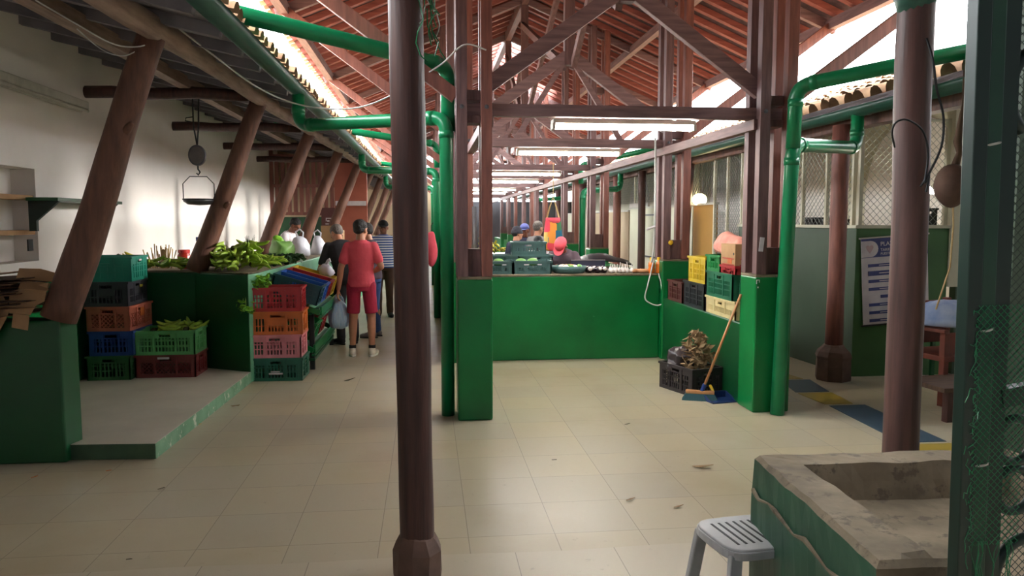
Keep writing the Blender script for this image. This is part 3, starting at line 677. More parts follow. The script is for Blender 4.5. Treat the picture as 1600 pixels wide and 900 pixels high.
pipe('rainwater_pipe', 'green pipe above the tiled eave by the second pillar on the mesh-fence side', [(RGX + 0.05, 13.4, 2.98), (RX, 15.5, 2.78), (RX, 15.5, 2.4)], 0.05)

# ------------------------------------------------------------------ lamps under the tie beams
for i, y in enumerate(TR[:6]):
    t = thing('ceiling_light', ORD[i] + ' twin-tube fluorescent light under the roof trusses', 'light', (1.68, y + 0.12, 2.47), 0, 'fluorescent lights under the trusses')
    b = MB(); b.prism([(-0.62, -0.07), (0.62, -0.07), (0.62, 0.07), (-0.62, 0.07)], -0.005, 0.035); b.build('housing', M['fixture'], t, bevel=0.01)
    for s in (-1, 1):
        b = MB(); b.tube([(-0.6, s * 0.045, -0.028), (0.6, s * 0.045, -0.028)], 0.014, 8); b.build('tube', M['tube'] if i in (0, 1, 2) else M['tube'], t, smooth=True)
    for s in (-1, 1):
        b = MB(); b.box((s * 0.61 - 0.012, -0.065, -0.05), (s * 0.61 + 0.012, 0.065, 0.0)); b.build('end_cap', M['fixture'], t)
t = thing('wall_light', 'unlit fluorescent batten high on the white wall', 'light', (wlx(7.2) + 0.062, 7.2, 2.76), 0.0155)
b = MB(); b.box((-0.06, -0.92, -0.02), (0.06, 0.92, 0.06)); b.build('housing', M['fixture'], t, bevel=0.012)
for s in (-1, 1):
    b = MB(); b.tube([(0.02 + s * 0.03, -0.9, -0.035), (0.02 + s * 0.03, 0.9, -0.035)], 0.016, 8); b.build('tube', M['fixture'], t, smooth=True)
# warm globe behind the mesh
t = thing('globe_lamp', 'pale round globe lamp above the ochre panel', 'lamp', tuple(onY(1093, 312, 12.3)))
b = MB(); b.sphere((0, 0, 0), (0.12, 0.12, 0.1)); b.build('globe', M['bulb_y'], t, smooth=True)
b = MB(); b.tube([(0, 0, 0.1), (0, 0, 0.75)], 0.008, 6); b.build('cord', M['black'], t)
t = thing('pendant_lamp', 'white cone pendant lamp behind the brown entrance pole', 'lamp', tuple(onY(1446, 303, 8.6)))
b = MB(); b.lathe([(0.105, 0), (0.10, 0.02), (0.03, 0.11), (0.02, 0.14)], (0, 0, 0), 16, False); b.build('shade', M['bulb'], t, smooth=True)
b = MB(); b.tube([(0, 0, 0.13), (0.01, 0, 0.7)], 0.006, 6); b.build('cord', M['black'], t)

b = MB(); b.box((-7.2, 0.6, 3.62), (-3.62, 9.0, 3.72)); struct(b.build('ceiling_sky_block', M['deck']), 'added unseen ceiling blocking sky light beyond the white wall', 'ceiling')  # unseen cover added to keep sky light off the near wall front
# ------------------------------------------------------------------ entrance side: unseen walls and ceilings added behind the camera to block light
b = MB(); b.box((6.85, -3.5, 3.6), (8.5, 7.6, 3.7)); struct(b.build('ceiling_side_block', M['deck']), 'added unseen ceiling limiting sky light beyond the tiled lean-to', 'ceiling')  # unseen cover added to cut sky light over the right-hand aisle
b = MB(); b.box((-7.2, -3.7, 0), (13.2, -3.5, 6)); struct(b.build('wall_light_block_back', M['greywall']), 'added unseen wall blocking light behind the entrance', 'wall')
b = MB(); b.box((-7.2, -3.5, 0), (-7.0, 5.4, 6)); struct(b.build('wall_light_block_left', M['greywall']), 'added unseen side wall blocking light at the entrance', 'wall')
b = MB(); b.box((9.5, -3.5, 0), (9.7, 7.6, 6)); struct(b.build('wall_light_block_right', M['greywall']), 'added unseen side wall blocking light on the sink side', 'wall')
b = MB(); b.box((-7.2, -3.7, 5.6), (9.7, 0.6, 5.7)); struct(b.build('ceiling_light_block', M['deck']), 'added unseen ceiling blocking light over the entrance', 'ceiling')
# ------------------------------------------------------------------ plastic crates
def crate(label, color, w, d, h, loc, rz=0.0, style='slat', group='stacked plastic crates', tilt=None, name='plastic_crate'):
    """w along x (front), d along y; open at the top; front is -y"""
    t = thing(name, label, 'crate', loc, rz, group); m = CR[color]; th = 0.014
    if tilt: t.rotation_euler = (tilt[0], tilt[1], rz)
    b = MB(); x, y = w / 2, d / 2; tp = 0.006
    b.box((-x + 0.012, -y + 0.012, 0.0), (x - 0.012, y - 0.012, 0.012))
    for sx in (-1, 1):
        for sy in (-1, 1):
            b.box((min(sx * x, sx * (x - 0.05)), min(sy * y, sy * (y - th)), 0), (max(sx * x, sx * (x - 0.05)), max(sy * y, sy * (y - th)), h - 0.02))
            b.box((min(sx * x, sx * (x - th)), min(sy * y, sy * (y - 0.05)), 0), (max(sx * x, sx * (x - th)), max(sy * y, sy * (y - 0.05)), h - 0.02))
    def side(fn, half):
        """fn(u0,u1,z0,z1,depth0,depth1)"""
        n = max(6, int((half * 2 - 0.1) / 0.031))
        L0, L1 = -half + 0.045, half - 0.045
        fn(L0, L1, 0.0, 0.035, 0, th)
        hb0 = h - 0.075
        fn(L0, -0.055, hb0, h - 0.02, 0, th); fn(0.055, L1, hb0, h - 0.02, 0, th); fn(-0.055, 0.055, h - 0.036, h - 0.02, 0, th)
        fn(-0.055, 0.055, hb0, hb0 + 0.012, 0, th)
        for u in (-half * 0.36, half * 0.36): fn(u - 0.009, u + 0.009, 0.03, h - 0.02, -0.006, th)
        if style == 'slat':
            for z in (0.085, 0.135): 
                if z < hb0 - 0.02: fn(L0, L1, z, z + 0.011, 0.001, th - 0.002)
            for k in range(n):
                u = L0 + (k + 0.5) * (L1 - L0) / n; fn(u - 0.0065, u + 0.0065, 0.03, hb0 + 0.005, 0.002, th - 0.003)
        elif style == 'panel':
            fn(-half * 0.34, half * 0.34, 0.1, hb0, 0.001, th)
            for z in (0.085,): fn(L0, L1, z, z + 0.011, 0.001, th - 0.002)
            for k in range(n):
                u = L0 + (k + 0.5) * (L1 - L0) / n; fn(u - 0.0065, u + 0.0065, 0.03, hb0 + 0.005, 0.002, th - 0.003)
        elif style == 'solid':
            fn(L0, L1, 0.03, hb0 + 0.005, 0.003, th)
            for k in range(max(4, n // 2)):
                u = L0 + (k + 0.5) * (L1 - L0) / max(4, n // 2); fn(u - 0.004, u + 0.004, 0.03, hb0, -0.003, th)
            for z in (0.085, 0.14): fn(L0, L1, z, z + 0.008, -0.004, th)
    side(lambda u0, u1, z0, z1, a, c: b.box((u0, -y + a, z0), (u1, -y + c, z1)), x)
    side(lambda u0, u1, z0, z1, a, c: b.box((u0, y - c, z0), (u1, y - a, z1)), x)
    side(lambda u0, u1, z0, z1, a, c: b.box((-x + a, u0, z0), (-x + c, u1, z1)), y)
    side(lambda u0, u1, z0, z1, a, c: b.box((x - c, u0, z0), (x - a, u1, z1)), y)
    if style == 'lattice':
        def lat(fn, half):
            hb0 = h - 0.075; z0, z1 = 0.03, hb0 + 0.005; H = z1 - z0; u = -half + 0.05 - H
            while u < half - 0.05:
                for s in (0, 1):
                    a0 = u if s == 0 else u + H; a1 = u + H if s == 0 else u
                    p0, p1 = Vector((a0, z0)), Vector((a1, z1)); lo, hi = -half + 0.05, half - 0.05
                    if max(a0, a1) <= lo or min(a0, a1) >= hi: continue
                    def clip(p, q):
                        for lim, sg in ((lo, 1), (hi, -1)):
                            if (p.x - lim) * sg < 0:
                                f = (lim - p.x) / (q.x - p.x); p = p.lerp(q, f)
                        return p
                    q0, q1 = clip(p0, p1), clip(p1, p0); fn(q0, q1)
                u += 0.04
        lat(lambda p, q: b.beam((p.x, -y + 0.007, p.y), (q.x, -y + 0.007, q.y), 0.009, 0.008, (0, 1, 0)), x)
        lat(lambda p, q: b.beam((p.x, y - 0.007, p.y), (q.x, y - 0.007, q.y), 0.009, 0.008, (0, 1, 0)), x)
        lat(lambda p, q: b.beam((-x + 0.007, p.x, p.y), (-x + 0.007, q.x, q.y), 0.009, 0.008, (1, 0, 0)), y)
        lat(lambda p, q: b.beam((x - 0.007, p.x, p.y), (x - 0.007, q.x, q.y), 0.009, 0.008, (1, 0, 0)), y)
    b.build('body', m, t)
    b = MB(); r = 0.011
    for (lo, hi) in (((-x - r, -y - r, h - 0.022), (x + r, -y + th, h)), ((-x - r, y - th, h - 0.022), (x + r, y + r, h)), ((-x - r, -y + th, h - 0.022), (-x + th, y - th, h)), ((x - th, -y + th, h - 0.022), (x + r, y - th, h))): b.box(lo, hi)
    b.build('rim', m, t)
    return t
def plate(t, name, m, lo, hi):
    b = MB(); b.box(lo, hi); return b.build(name, m, t)

# stack of five by the first strut
ZP = 0.113
h = 0.2385
S5 = [('moss', 'slat', 'moss green crate at the bottom of the five-high stack on the platform', 0.0), ('blue', 'slat', 'blue plastic crate second from the bottom of the five-high stack', 0.03),
      ('salmon', 'lattice', 'salmon orange latticed crate in the middle of the five-high stack', -0.04), ('black', 'panel', 'dark grey crate fourth up in the five-high stack', 0.02), ('teal', 'solid', 'teal crate on top of the five-high stack by the log strut', 0.05)]
for i, (c, st, lab, rz) in enumerate(S5):
    w, d = (0.4, 0.55) if i < 4 else (0.5, 0.5)
    t = crate(lab, c, w, d, h, (-3.07 + 0.025 * (i in (1, 2)) - 0.02 * (i == 4), 7.98 - 0.02 * (i == 4), ZP + i * h), rz, st, 'five crates stacked on the platform')
    if i == 3: plate(t, 'sticker', M['plantain_y'], (0.203, 0.05, 0.16), (0.207, 0.13, 0.185))
    if i == 4: plate(t, 'sticker', M['white_cloth'], (0.253, -0.02, 0.19), (0.257, 0.06, 0.205))
    if i == 2: plate(t, 'sticker', CR['orange'], (0.203, -0.02, 0.12), (0.207, 0.07, 0.2))
t = crate('maroon latticed crate on the platform under the mint crate', 'maroon', 0.57, 0.4, 0.225, (-2.565, 7.98, ZP), 0.0, 'lattice', 'pair of crates on the platform')
plate(t, 'label_strip', M['white_cloth'], (-0.07, -0.216, 0.185), (0.04, -0.209, 0.205))
crate('mint green crate holding plantains on the platform', 'mint', 0.57, 0.41, 0.24, (-2.565, 7.98, ZP + 0.225), 0.0, 'slat', 'pair of crates on the platform')

# stack of four by the aisle
S4 = [('dkgreen', 'slat', 'dark green crate at the bottom of the aisle stack'), ('pink', 'slat', 'pink crate in the aisle stack above the dark green one'), ('orange', 'panel', 'orange crate in the aisle stack below the red one'), ('red', 'slat', 'red crate on top of the aisle stack holding celery')]
for i, (c, st, lab) in enumerate(S4):
    t = crate(lab, c, 0.535, 0.42, 0.24 if i < 3 else 0.245, (-1.56 - 0.012 * (i % 2), 8.25 + 0.01 * i, 0.24 * i), 0.02 * (i - 1), st, 'four crates stacked by the aisle')
    if i == 0:
        plate(t, 'printed_mark', M['white_cloth'], (-0.07, -0.217, 0.07), (0.07, -0.209, 0.085)); plate(t, 'printed_mark', M['white_cloth'], (-0.05, -0.217, 0.092), (0.04, -0.209, 0.104))

# tilted crates on the display rack
t = thing('display_rack', 'green tilted display rack on dark legs along the aisle counter', 'rack', (-1.40, 9.5, 0))
for z0, x0 in ((0.66, -0.4), (0.24, -0.36)):
    b = MB(); x0 += 0.08; L_ = 0.54 if z0 > 0.5 else 0.42; p = Vector((x0, 0, z0 + 0.2)); q = Vector((x0 + L_, 0, z0)); d = (q - p)
    for y in (-0.92, 0.92): b.beam(p + Vector((0, y, -0.02)), q + Vector((0, y, -0.02)), 0.03, 0.06)
    for k in range(6):
        c = p + d * (k / 5); b.beam((c.x, -0.92, c.z - 0.07), (c.x, 0.92, c.z - 0.07), 0.04, 0.02)
    b.beam((q.x + 0.01, -0.92, q.z + 0.0), (q.x + 0.01, 0.92, q.z + 0.0), 0.025, 0.09)
    b.build('tray', M['green'], t, bevel=0.004)
for x, y in ((-0.2, -0.85), (-0.2, 0.85), (0.12, -0.85), (0.12, 0.85)):
    b = MB(); b.box((x - 0.025, y - 0.025, 0), (x + 0.025, y + 0.025, 0.62 if x > 0 else 0.78)); b.build('leg', M['iron'], t)
b = MB(); b.box((-0.22, -0.88, 0.1), (0.15, 0.88, 0.13)); b.build('foot_shelf', M['green_dark'], t)
tl = math.atan(0.22 / 0.72)
for i, (c, y, lab) in enumerate((('netblue', 8.96, 'dark blue-green tilted crate on the display rack nearest the red crate'), ('brightblue', 9.3, 'bright blue tilted crate on the display rack'), ('red', 9.7, 'red tilted crate on the display rack beside the blue one'), ('yellow', 10.12, 'yellow tilted crate at the far end of the display rack'))):
    crate(lab, c, 0.52, 0.36, 0.22, (-1.455, y - 0.27, 0.80), 0, 'slat' if i else 'solid', 'tilted crates on the display rack', (0, tl, 0))
for i, (c, y, lab) in enumerate((('green', 9.0, 'green tilted crate on the lower tier of the display rack'), ('red', 9.55, 'red tilted crate on the lower tier of the display rack'))):
    crate(lab, c, 0.42, 0.44, 0.2, (-1.49, y - 0.1, 0.375), 0, 'slat', 'tilted crates on the lower rack tier', (0, tl, 0))

# crates on the central counter
ZC = 1.023
for i, (x, y, z, w, lab) in enumerate(((0.815, 9.14, ZC, 0.37, 'slate green crate on the central counter beside the pillar'), (1.235, 9.14, ZC, 0.455, 'slate green crate on the central counter beside the round basin'),
                                       (0.9, 9.5, ZC, 0.42, 'slate green crate behind the two front crates on the central counter'), (1.33, 9.5, ZC, 0.42, 'lower slate crate behind the basin side of the central counter'))):
    t = crate(lab, 'slate', w, 0.32, 0.155 if i < 2 else 0.21, (x, y, z), 0, 'slat', 'slate crates on the central counter')
    if i < 2:
        plate(t, 'printed_mark', M['white_cloth'], (-0.1, -0.167, 0.105), (-0.04, -0.159, 0.118)); plate(t, 'printed_mark', M['white_cloth'], (0.06, -0.167, 0.105), (0.11, -0.159, 0.118))
crate('upper charcoal crate stacked at the back of the central counter', 'slate', 0.42, 0.32, 0.16, (1.25, 9.5, ZC + 0.21), -0.05, 'slat', 'slate crates on the central counter')

# crates on the ledge wall: they show their long side to the aisle (-x)
ZL = 0.736
def ledge(lab, c, y, z, w, hh, st='slat', d=0.25, x=2.925):
    return crate(lab, c, w, d, hh, (x, y, z), -PI / 2, st, 'crates on the ledge wall')
ledge('dark brown crate on the ledge wall next to the counter end', 'brown', 8.46, ZL, 0.5, 0.235, 'slat')
ledge('black crate on the ledge wall under the yellow one', 'charcoal', 7.84, ZL, 0.62, 0.27, 'slat')
ledge('yellow crate on top of the black crate on the ledge wall', 'yellow', 7.76, ZL + 0.27, 0.52, 0.27, 'slat')
ledge('cream crate at the bottom of the ledge wall stack by the pillar', 'cream', 7.1, ZL, 0.74, 0.17, 'panel')
ledge('dark green crate above the cream crate on the ledge wall', 'bottle', 7.14, ZL + 0.17, 0.66, 0.25, 'slat')
ledge('bright green crate under the pink sack on the ledge wall', 'green', 7.3, ZL + 0.42, 0.36, 0.16, 'slat')
ledge('red crate beside the pillar in the ledge wall stack', 'red', 6.92, ZL + 0.42, 0.36, 0.08, 'solid')
t = thing('cardboard_box', 'brown cardboard box at the top of the ledge wall stack by the pillar', 'box', (2.93, 6.93, ZL + 0.50), -PI / 2)
b = MB(); b.box((-0.17, -0.13, 0), (0.17, 0.13, 0.2)); b.build('carton', M['card_l'], t, bevel=0.004)
b = MB(); b.box((0.0, -0.132, 0.02), (0.1, -0.129, 0.07)); b.build('printed_panel', CR['orange'], t)
b = MB(); b.lathe([(0.012, 0), (0.012, 0.003), (0.0, 0.003)], (0, 0, 0), 10); b.xf(Matrix.Translation((0.14, -0.13, 0.11)) @ Matrix.Rotation(PI / 2, 4, 'X')); b.build('hand_hole', M['black'], t)
b = MB(); b.sphere((0, 0, 0), (0.13, 0.31, 0.15), 24, 16); b.jitter(0.05, 5, 2)
for v in b.bm.verts: v.co.z = max(v.co.z, -0.06)
o = b.build('produce_sack', M['sack'], None, smooth=True); o.location = (2.95, 7.22, ZL + 0.66); tag(o, 'bulging pink net sack on top of the ledge wall crates', 'sack')

# ------------------------------------------------------------------ plantains
FR = {}
def fruit_mesh(key, L, r, m, curve=0.5):
    pts = []; rr = []
    for k in range(10):
        f = k / 9; a = (f - 0.5) * curve * 2
        R = L / (curve * 2); pts.append(Vector((R * math.sin(a), 0, R * (1 - math.cos(a))))); rr.append(r * (0.25 + 0.75 * math.sin(PI * min(1, max(0.06, f * 0.9 + 0.06))) ** 0.6) if 0 < k < 9 else r * 0.2)
    b = MB(); b.tube(pts, rr, 6, True, (0, 1, 0)); o = b.build('fruit', m, None, smooth=True); me = o.data; bpy.data.objects.remove(o); FR[key] = me
fruit_mesh('g', 0.25, 0.0205, M['plantain'], 0.7); fruit_mesh('g2', 0.27, 0.022, M['plantain'], 0.55); fruit_mesh('y', 0.22, 0.021, M['plantain_y'], 0.6)
def hand(label, loc, rz, n, key, group, tiltx=0.0, spread=0.8, name='plantain_hand', cat='plantains'):
    t = thing(name, label, cat, loc, rz, group)
    b = MB(); b.tube([(-0.02, 0, 0.04), (0, 0, 0.055), (0.05, 0, 0.06)], [0.018, 0.028, 0.02], 7); b.build('stem', M['crown'], t, smooth=True)
    for k in range(n):
        f = (k - (n - 1) / 2) / max(1, n - 1); o = bpy.data.objects.new('fruit', FR[key]); COL.objects.link(o); o.parent = t
        a = f * spread; lay = (k % 2) * 0.035
        o.rotation_euler = (tiltx + random.uniform(-0.5, 0.5) + PI * (k % 3 > 0), random.uniform(-0.3, 0.1), a)
        o.location = (0.03 + 0.115 * math.cos(a), 0.115 * math.sin(a) + f * 0.06, 0.055 + lay + 0.012 * abs(f))
    return t
ZB = 1.127
spots = [  # along the counter front edge, x, y, heap level
    (-2.30, 8.52, 0), (-2.12, 8.36, 0), (-1.95, 8.24, 0), (-2.02, 8.55, 0), (-2.25, 8.72, 0), (-1.86, 8.42, 0), (-2.1, 8.46, 1), (-1.95, 8.42, 1), (-2.2, 8.62, 1),
    (-2.05, 8.44, 2), (-1.93, 8.5, 2), (-2.15, 8.56, 2), (-1.88, 8.34, 1), (-2.0, 8.32, 1), (-1.92, 8.75, 0), (-2.1, 8.85, 0), (-1.85, 8.95, 0), (-1.98, 8.65, 1)]
for i, (x, y, l) in enumerate(spots):
    hand('hand of green plantains heaped on the counter beside the second log strut', (x, y, ZB + 0.01 + l * 0.085), -1.2 + random.uniform(-1.0, 1.0), random.choice((4, 5, 5, 6)), 'g' if i % 2 else 'g2', 'green plantains heaped on the counter')
for i, (x, y) in enumerate(((-3.0, 8.5), (-2.82, 8.46), (-2.66, 8.5), (-2.52, 8.6))):
    hand(['green plantain hand on the counter just behind the teal crate', 'green plantain hand below the dry straw bundle', 'green plantain hand in front of the red jar', 'green plantain hand beside the foot of the second log strut'][i], (x, y, ZB + 0.01), -0.3 + random.uniform(-0.4, 0.4), 5, 'g2', 'green plantains before the jar')
t = hand('yellowing plantain hand with upturned tip above the teal crate', (-3.26, 8.5, ZB + 0.1), 0.1, 4, 'y', None, 0.0, 0.4); t.rotation_euler = (0, 0.35, 0.1)
for i, (x, y) in enumerate(((-2.72, 7.93), (-2.65, 8.03), (-2.42, 7.96), (-2.35, 8.05))):
    t = hand('green plantain hand showing over the rim of the mint crate', (x, y, ZP + 0.225 + 0.17), 0.4 + i * 0.5, 5, 'g', 'plantains in the mint crate', 0.0, 1.0)
for i, (x, y, z) in enumerate(((0.95, 13.75, 0), (1.08, 13.8, 0), (1.2, 13.75, 0), (1.32, 13.8, 0), (1.0, 13.95, 0), (1.15, 13.95, 0.0), (1.05, 13.82, 0.09), (1.2, 13.85, 0.09), (1.12, 13.86, 0.17))):
    hand('hand of yellow-green plantains heaped on the inner stall counter', (x, y, 1.07 + z), -1.5 + random.uniform(-0.6, 0.6), 5, 'y', 'yellow plantains on the inner counter')
# other goods on the long counter
t = thing('straw_bundle', 'bundle of upright dry straw stalks by the white wall', 'stalks', (-2.93, 8.9, ZB))
for k in range(34):
    a = random.uniform(0, 2 * PI); r = random.uniform(0, 0.11); b = MB(); x, y = r * 1.4 * math.cos(a), 0.7 * r * math.sin(a)
    b.tube([(x, y, 0), (x * 1.4 + random.uniform(-0.03, 0.03), y * 1.3, random.uniform(0.14, 0.27))], 0.006, 5); b.build('stalk', M['straw'], t)
t = thing('jar', 'glass jar of red preserve with red lid on the counter', 'jar', (-2.66, 8.8, ZB))
b = MB(); b.lathe([(0.065, 0), (0.07, 0.01), (0.07, 0.14), (0.055, 0.165), (0.055, 0.175)], (0, 0, 0), 20); b.build('glass_body', M['jar_red'], t, smooth=True)
b = MB(); b.lathe([(0.062, 0.172), (0.062, 0.2), (0.056, 0.206)], (0, 0, 0), 20); b.build('lid', M['redlid'], t)
m, nt, bs = newmat('clear_bottle'); bs.inputs['Base Color'].default_value = (0.9, 0.93, 0.95, 1); bs.inputs['Transmission Weight'].default_value = 0.7; bs.inputs['Roughness'].default_value = 0.1; M['clear'] = m
t = thing('water_bottle', 'clear plastic bottle with blue cap behind the red jar', 'bottle', (-2.58, 9.05, ZB))
b = MB(); b.lathe([(0.04, 0), (0.045, 0.01), (0.045, 0.15), (0.036, 0.2), (0.018, 0.27), (0.018, 0.3)], (0, 0, 0), 16); b.build('bottle_body', M['clear'], t, smooth=True)
b = MB(); b.lathe([(0.022, 0.295), (0.022, 0.335), (0.018, 0.34)], (0, 0, 0), 14); b.build('cap', CR['blue'], t)
t = thing('pineapple', 'pineapple with upright leaf crown beside the second log strut', 'pineapple', (-2.07, 9.3, ZB))
b = MB(); b.sphere((0, 0, 0.1), (0.065, 0.065, 0.105), 16, 12); b.build('fruit_body', M['pineapple'], t, smooth=True)
b = MB()
for k in range(16):
    a = k * 2.4; rr = 0.012 + 0.03 * (k / 16); hh = 0.13 + 0.04 * math.sin(k); p = Vector((rr * math.cos(a), rr * math.sin(a), 0.19)); q = p + Vector((0.03 * math.cos(a), 0.03 * math.sin(a), hh)); s = Vector((-math.sin(a), math.cos(a), 0)) * 0.014
    b.face([p - s, p + s, q])
b.build('leaf_crown', M['leaf_d'], t, solid=0.002)
t = thing('black_bag', 'dark rumpled bag on the counter behind the log strut', 'bag', (-2.38, 9.2, ZB))
b = MB(); b.sphere((0, 0, 0.08), (0.15, 0.1, 0.09), 18, 12); b.jitter(0.03, 8, 5); b.build('bag_body', M['blackplastic'], t, smooth=True)
b = MB(); b.tube([(0.12, 0, 0.1), (0.2, 0, 0.13), (0.22, 0, 0.08)], 0.01, 6); b.build('tied_neck', M['blackplastic'], t)
def leafy(name, label, cat, loc, R, H, n, ml, ms, group=None, lean=(0, 0)):
    t = thing(name, label, cat, loc, random.uniform(0, 3), group); b = MB(); st = MB()
    for k in range(n):
        a = random.uniform(0, 2 * PI); rr = random.uniform(0.1, 1) * R; z = H * random.uniform(0.45, 1)
        tip = Vector((rr * math.cos(a) + lean[0] * z, rr * math.sin(a) + lean[1] * z, z)); st.tube([(tip.x * 0.15, tip.y * 0.15, 0), tuple(tip * 0.6 + Vector((0, 0, z * 0.12))), tuple(tip)], [0.006, 0.004, 0.002], 4)
        for q in range(5):
            c = tip + Vector((random.uniform(-1, 1), random.uniform(-1, 1), random.uniform(-0.7, 0.6))) * 0.045; u = Vector((random.uniform(-1, 1), random.uniform(-1, 1), random.uniform(-0.6, 0.6))).normalized() * 0.03; v = u.cross(Vector((random.uniform(-1, 1), random.uniform(-1, 1), 1))).normalized() * 0.018
            b.face([c - u, c - u * 0.3 - v, c + u * 0.5 - v * 0.9, c + u, c + u * 0.5 + v * 0.9, c - u * 0.3 + v])
    b.build('leaves', ml, t, solid=0.0015); st.build('stalks', ms, t); return t
for i, (x, y) in enumerate(((-1.77, 9.15), (-1.9, 9.3), (-1.68, 9.45), (-1.8, 9.62), (-1.95, 9.7), (-1.66, 9.8))):
    leafy('herb_bunch', 'dark green herb bunch on the counter before the lettuce bag', 'herbs', (x, y, ZB), 0.13, 0.1, 22, M['leaf_d'], M['leaf_d'], 'herb bunches on the counter')
leafy('celery_bunch', 'bright celery bunch lying over the rim of the red crate', 'celery', (-1.72, 8.22, 0.9), 0.14, 0.17, 26, M['leaf'], M['leaf_p'], None, (-0.35, -0.2))
t = leafy('celery_bunch', 'celery leaves drooping down the corner of the red crate', 'celery', (-1.845, 8.03, 0.93), 0.075, -0.2, 14, M['leaf'], M['leaf_p'], None)
t = thing('vegetable_tray', 'shallow pale tray among the herbs on the counter', 'tray', (-1.98, 10.0, ZB))
b = MB(); b.box((-0.25, -0.2, 0), (0.25, 0.2, 0.012)); b.build('base', M['card_l'], t)
for lo, hi in (((-0.25, -0.2, 0.0), (0.25, -0.185, 0.06)), ((-0.25, 0.185, 0.0), (0.25, 0.2, 0.06)), ((-0.25, -0.185, 0.0), (-0.235, 0.185, 0.06)), ((0.235, -0.185, 0.0), (0.25, 0.185, 0.06))):
    b = MB(); b.box(lo, hi); b.build('side', M['card_l'], t)
t = thing('lettuce_bag', 'big clear bag of pale green lettuce on the counter', 'lettuce', (-1.97, 10.7, ZB))
b = MB(); b.sphere((0, 0, 0.13), (0.15, 0.14, 0.15), 28, 20); b.jitter(0.06, 6, 1); b.jitter(0.02, 16, 4); b.build('lettuce_heads', M['lettuce'], t, smooth=True)
b = MB(); b.sphere((0, 0, 0.02), (0.07, 0.06, 0.06), 14, 10); b.jitter(0.05, 9, 6); b.xf(Matrix.Translation((-0.02, -0.02, 0.25))); b.build('bag_neck', M['leaf'], t, smooth=True)
for i, (x, y, w, hh, lab) in enumerate(((-1.86, 11.6, 0.15, 0.3, 'white plastic carrier bag standing on the counter edge'), (-1.7, 12.3, 0.12, 0.28, 'grey-white carrier bag behind the first white bag'))):
    t = thing('carrier_bag', lab, 'bag', (x, y, ZB), 0, 'white carrier bags on the counter')
    b = MB(); b.lathe([(w * 0.8, 0), (w, 0.04), (w * 0.95, hh * 0.5), (w * 0.6, hh * 0.85), (w * 0.25, hh)], (0, 0, 0), 22); b.jitter(0.03, 9, i); b.build('bag_body', M['whitebag'], t, smooth=True)
    b = MB(); b.tube([(-0.04, 0, hh * 0.95), (-0.06, 0, hh + 0.06), (0, 0, hh + 0.1), (0.05, 0, hh + 0.05), (0.04, 0, hh * 0.95)], 0.012, 6, True, None, 0.4); b.build('handle', M['whitebag'], t)
t = thing('cardboard_box', 'pale carton on the counter beside the man in black', 'box', (-1.62, 13.6, ZB)); b = MB(); b.box((-0.18, -0.16, 0), (0.18, 0.16, 0.36)); b.build('carton', M['card_l'], t, bevel=0.004)
b = MB(); b.box((-0.18, -0.17, 0.36), (0.18, -0.16, 0.44)); b.build('flap', M['card_l'], t)
t = thing('paper_bag', 'crumpled white bag on the far tilted crates', 'bag', (-1.28, 10.0, 0.98)); b = MB(); b.sphere((0, 0, 0.05), (0.09, 0.07, 0.08), 16, 10); b.jitter(0.045, 12, 3); b.build('bag_body', M['whitebag'], t, smooth=True)
b = MB(); b.tube([(0, 0, 0.1), (0.02, 0, 0.16), (0.05, 0, 0.17)], [0.03, 0.02, 0.03], 7); b.build('twisted_neck', M['whitebag'], t)

# flattened cardboard on the near wall
def sheet(label, loc, rot, pts, m, group='flattened cardboard on the near wall'):
    t = thing('cardboard_sheet', label, 'cardboard', loc, 0, group); t.rotation_euler = rot
    b = MB(); b.prism(pts, 0, 0.006)
    bmesh.ops.subdivide_edges(b.bm, edges=b.bm.edges[:], cuts=3, use_grid_fill=True); b.jitter(0.018, 3.2, random.random() * 30); b.build('board', m, t)
    p, q = pts[0], pts[1]; b = MB(); dx = (q[0] - p[0]) * 0.12; dy = (q[1] - p[1]) * 0.12
    b.prism([(p[0] + dx, p[1] + dy), (q[0] - dx, q[1] - dy), (q[0] - dx, q[1] - dy - 0.1), (p[0] + dx, p[1] + dy - 0.09)], 0, 0.005, Matrix.Translation((0, 0, -0.004))); b.jitter(0.012, 5, random.random() * 20); b.build('flap', m, t)
for i in range(17):
    x = -2.84 + random.uniform(-0.3, 0.08) * (1 - i / 40); z = 1.0 + 0.0175 * i
    w, d = random.uniform(0.2, 0.3), random.uniform(0.2, 0.29)
    pts = [(-w, -d), (w * random.uniform(0.7, 1), -d * random.uniform(0.8, 1)), (w, d * 0.2), (w * 0.8, d), (-w * 0.9, d)]
    sheet('flattened brown cardboard box in the pile on the near green wall', (x, 5.62 + random.uniform(-0.04, 0.05), z), (random.uniform(-0.05, 0.05), random.uniform(-0.07, 0.03) - 0.05, random.uniform(-0.25, 0.25)), pts, M[('card_d', 'card', 'card_d', 'card_d', 'card')[i % 5]])
sheet('large folded cardboard flap leaning on top of the pile by the strut', (-2.62, 5.5, 1.27), (0.5, 0.2, 0.3), [(-0.11, -0.08), (0.11, -0.05), (0.12, 0.05), (0.0, 0.09), (-0.12, 0.06)], M['card_l'])
sheet('torn pale cardboard flap hanging in front of the pile beside the strut', (-2.63, 5.395, 1.13), (1.35, 0.1, 0.1), [(-0.1, -0.1), (0.03, -0.11), (0.05, -0.05), (0.1, -0.01), (0.1, 0.12), (-0.02, 0.08), (-0.12, 0.05)], M['card_l'])
sheet('torn pale cardboard flap hanging at the frame end of the pile', (-2.88, 5.39, 1.07), (1.4, 0.2, -0.1), [(-0.12, -0.12), (0.1, -0.14), (0.13, 0.02), (0.02, 0.14), (-0.14, 0.12)], M['card_l'])

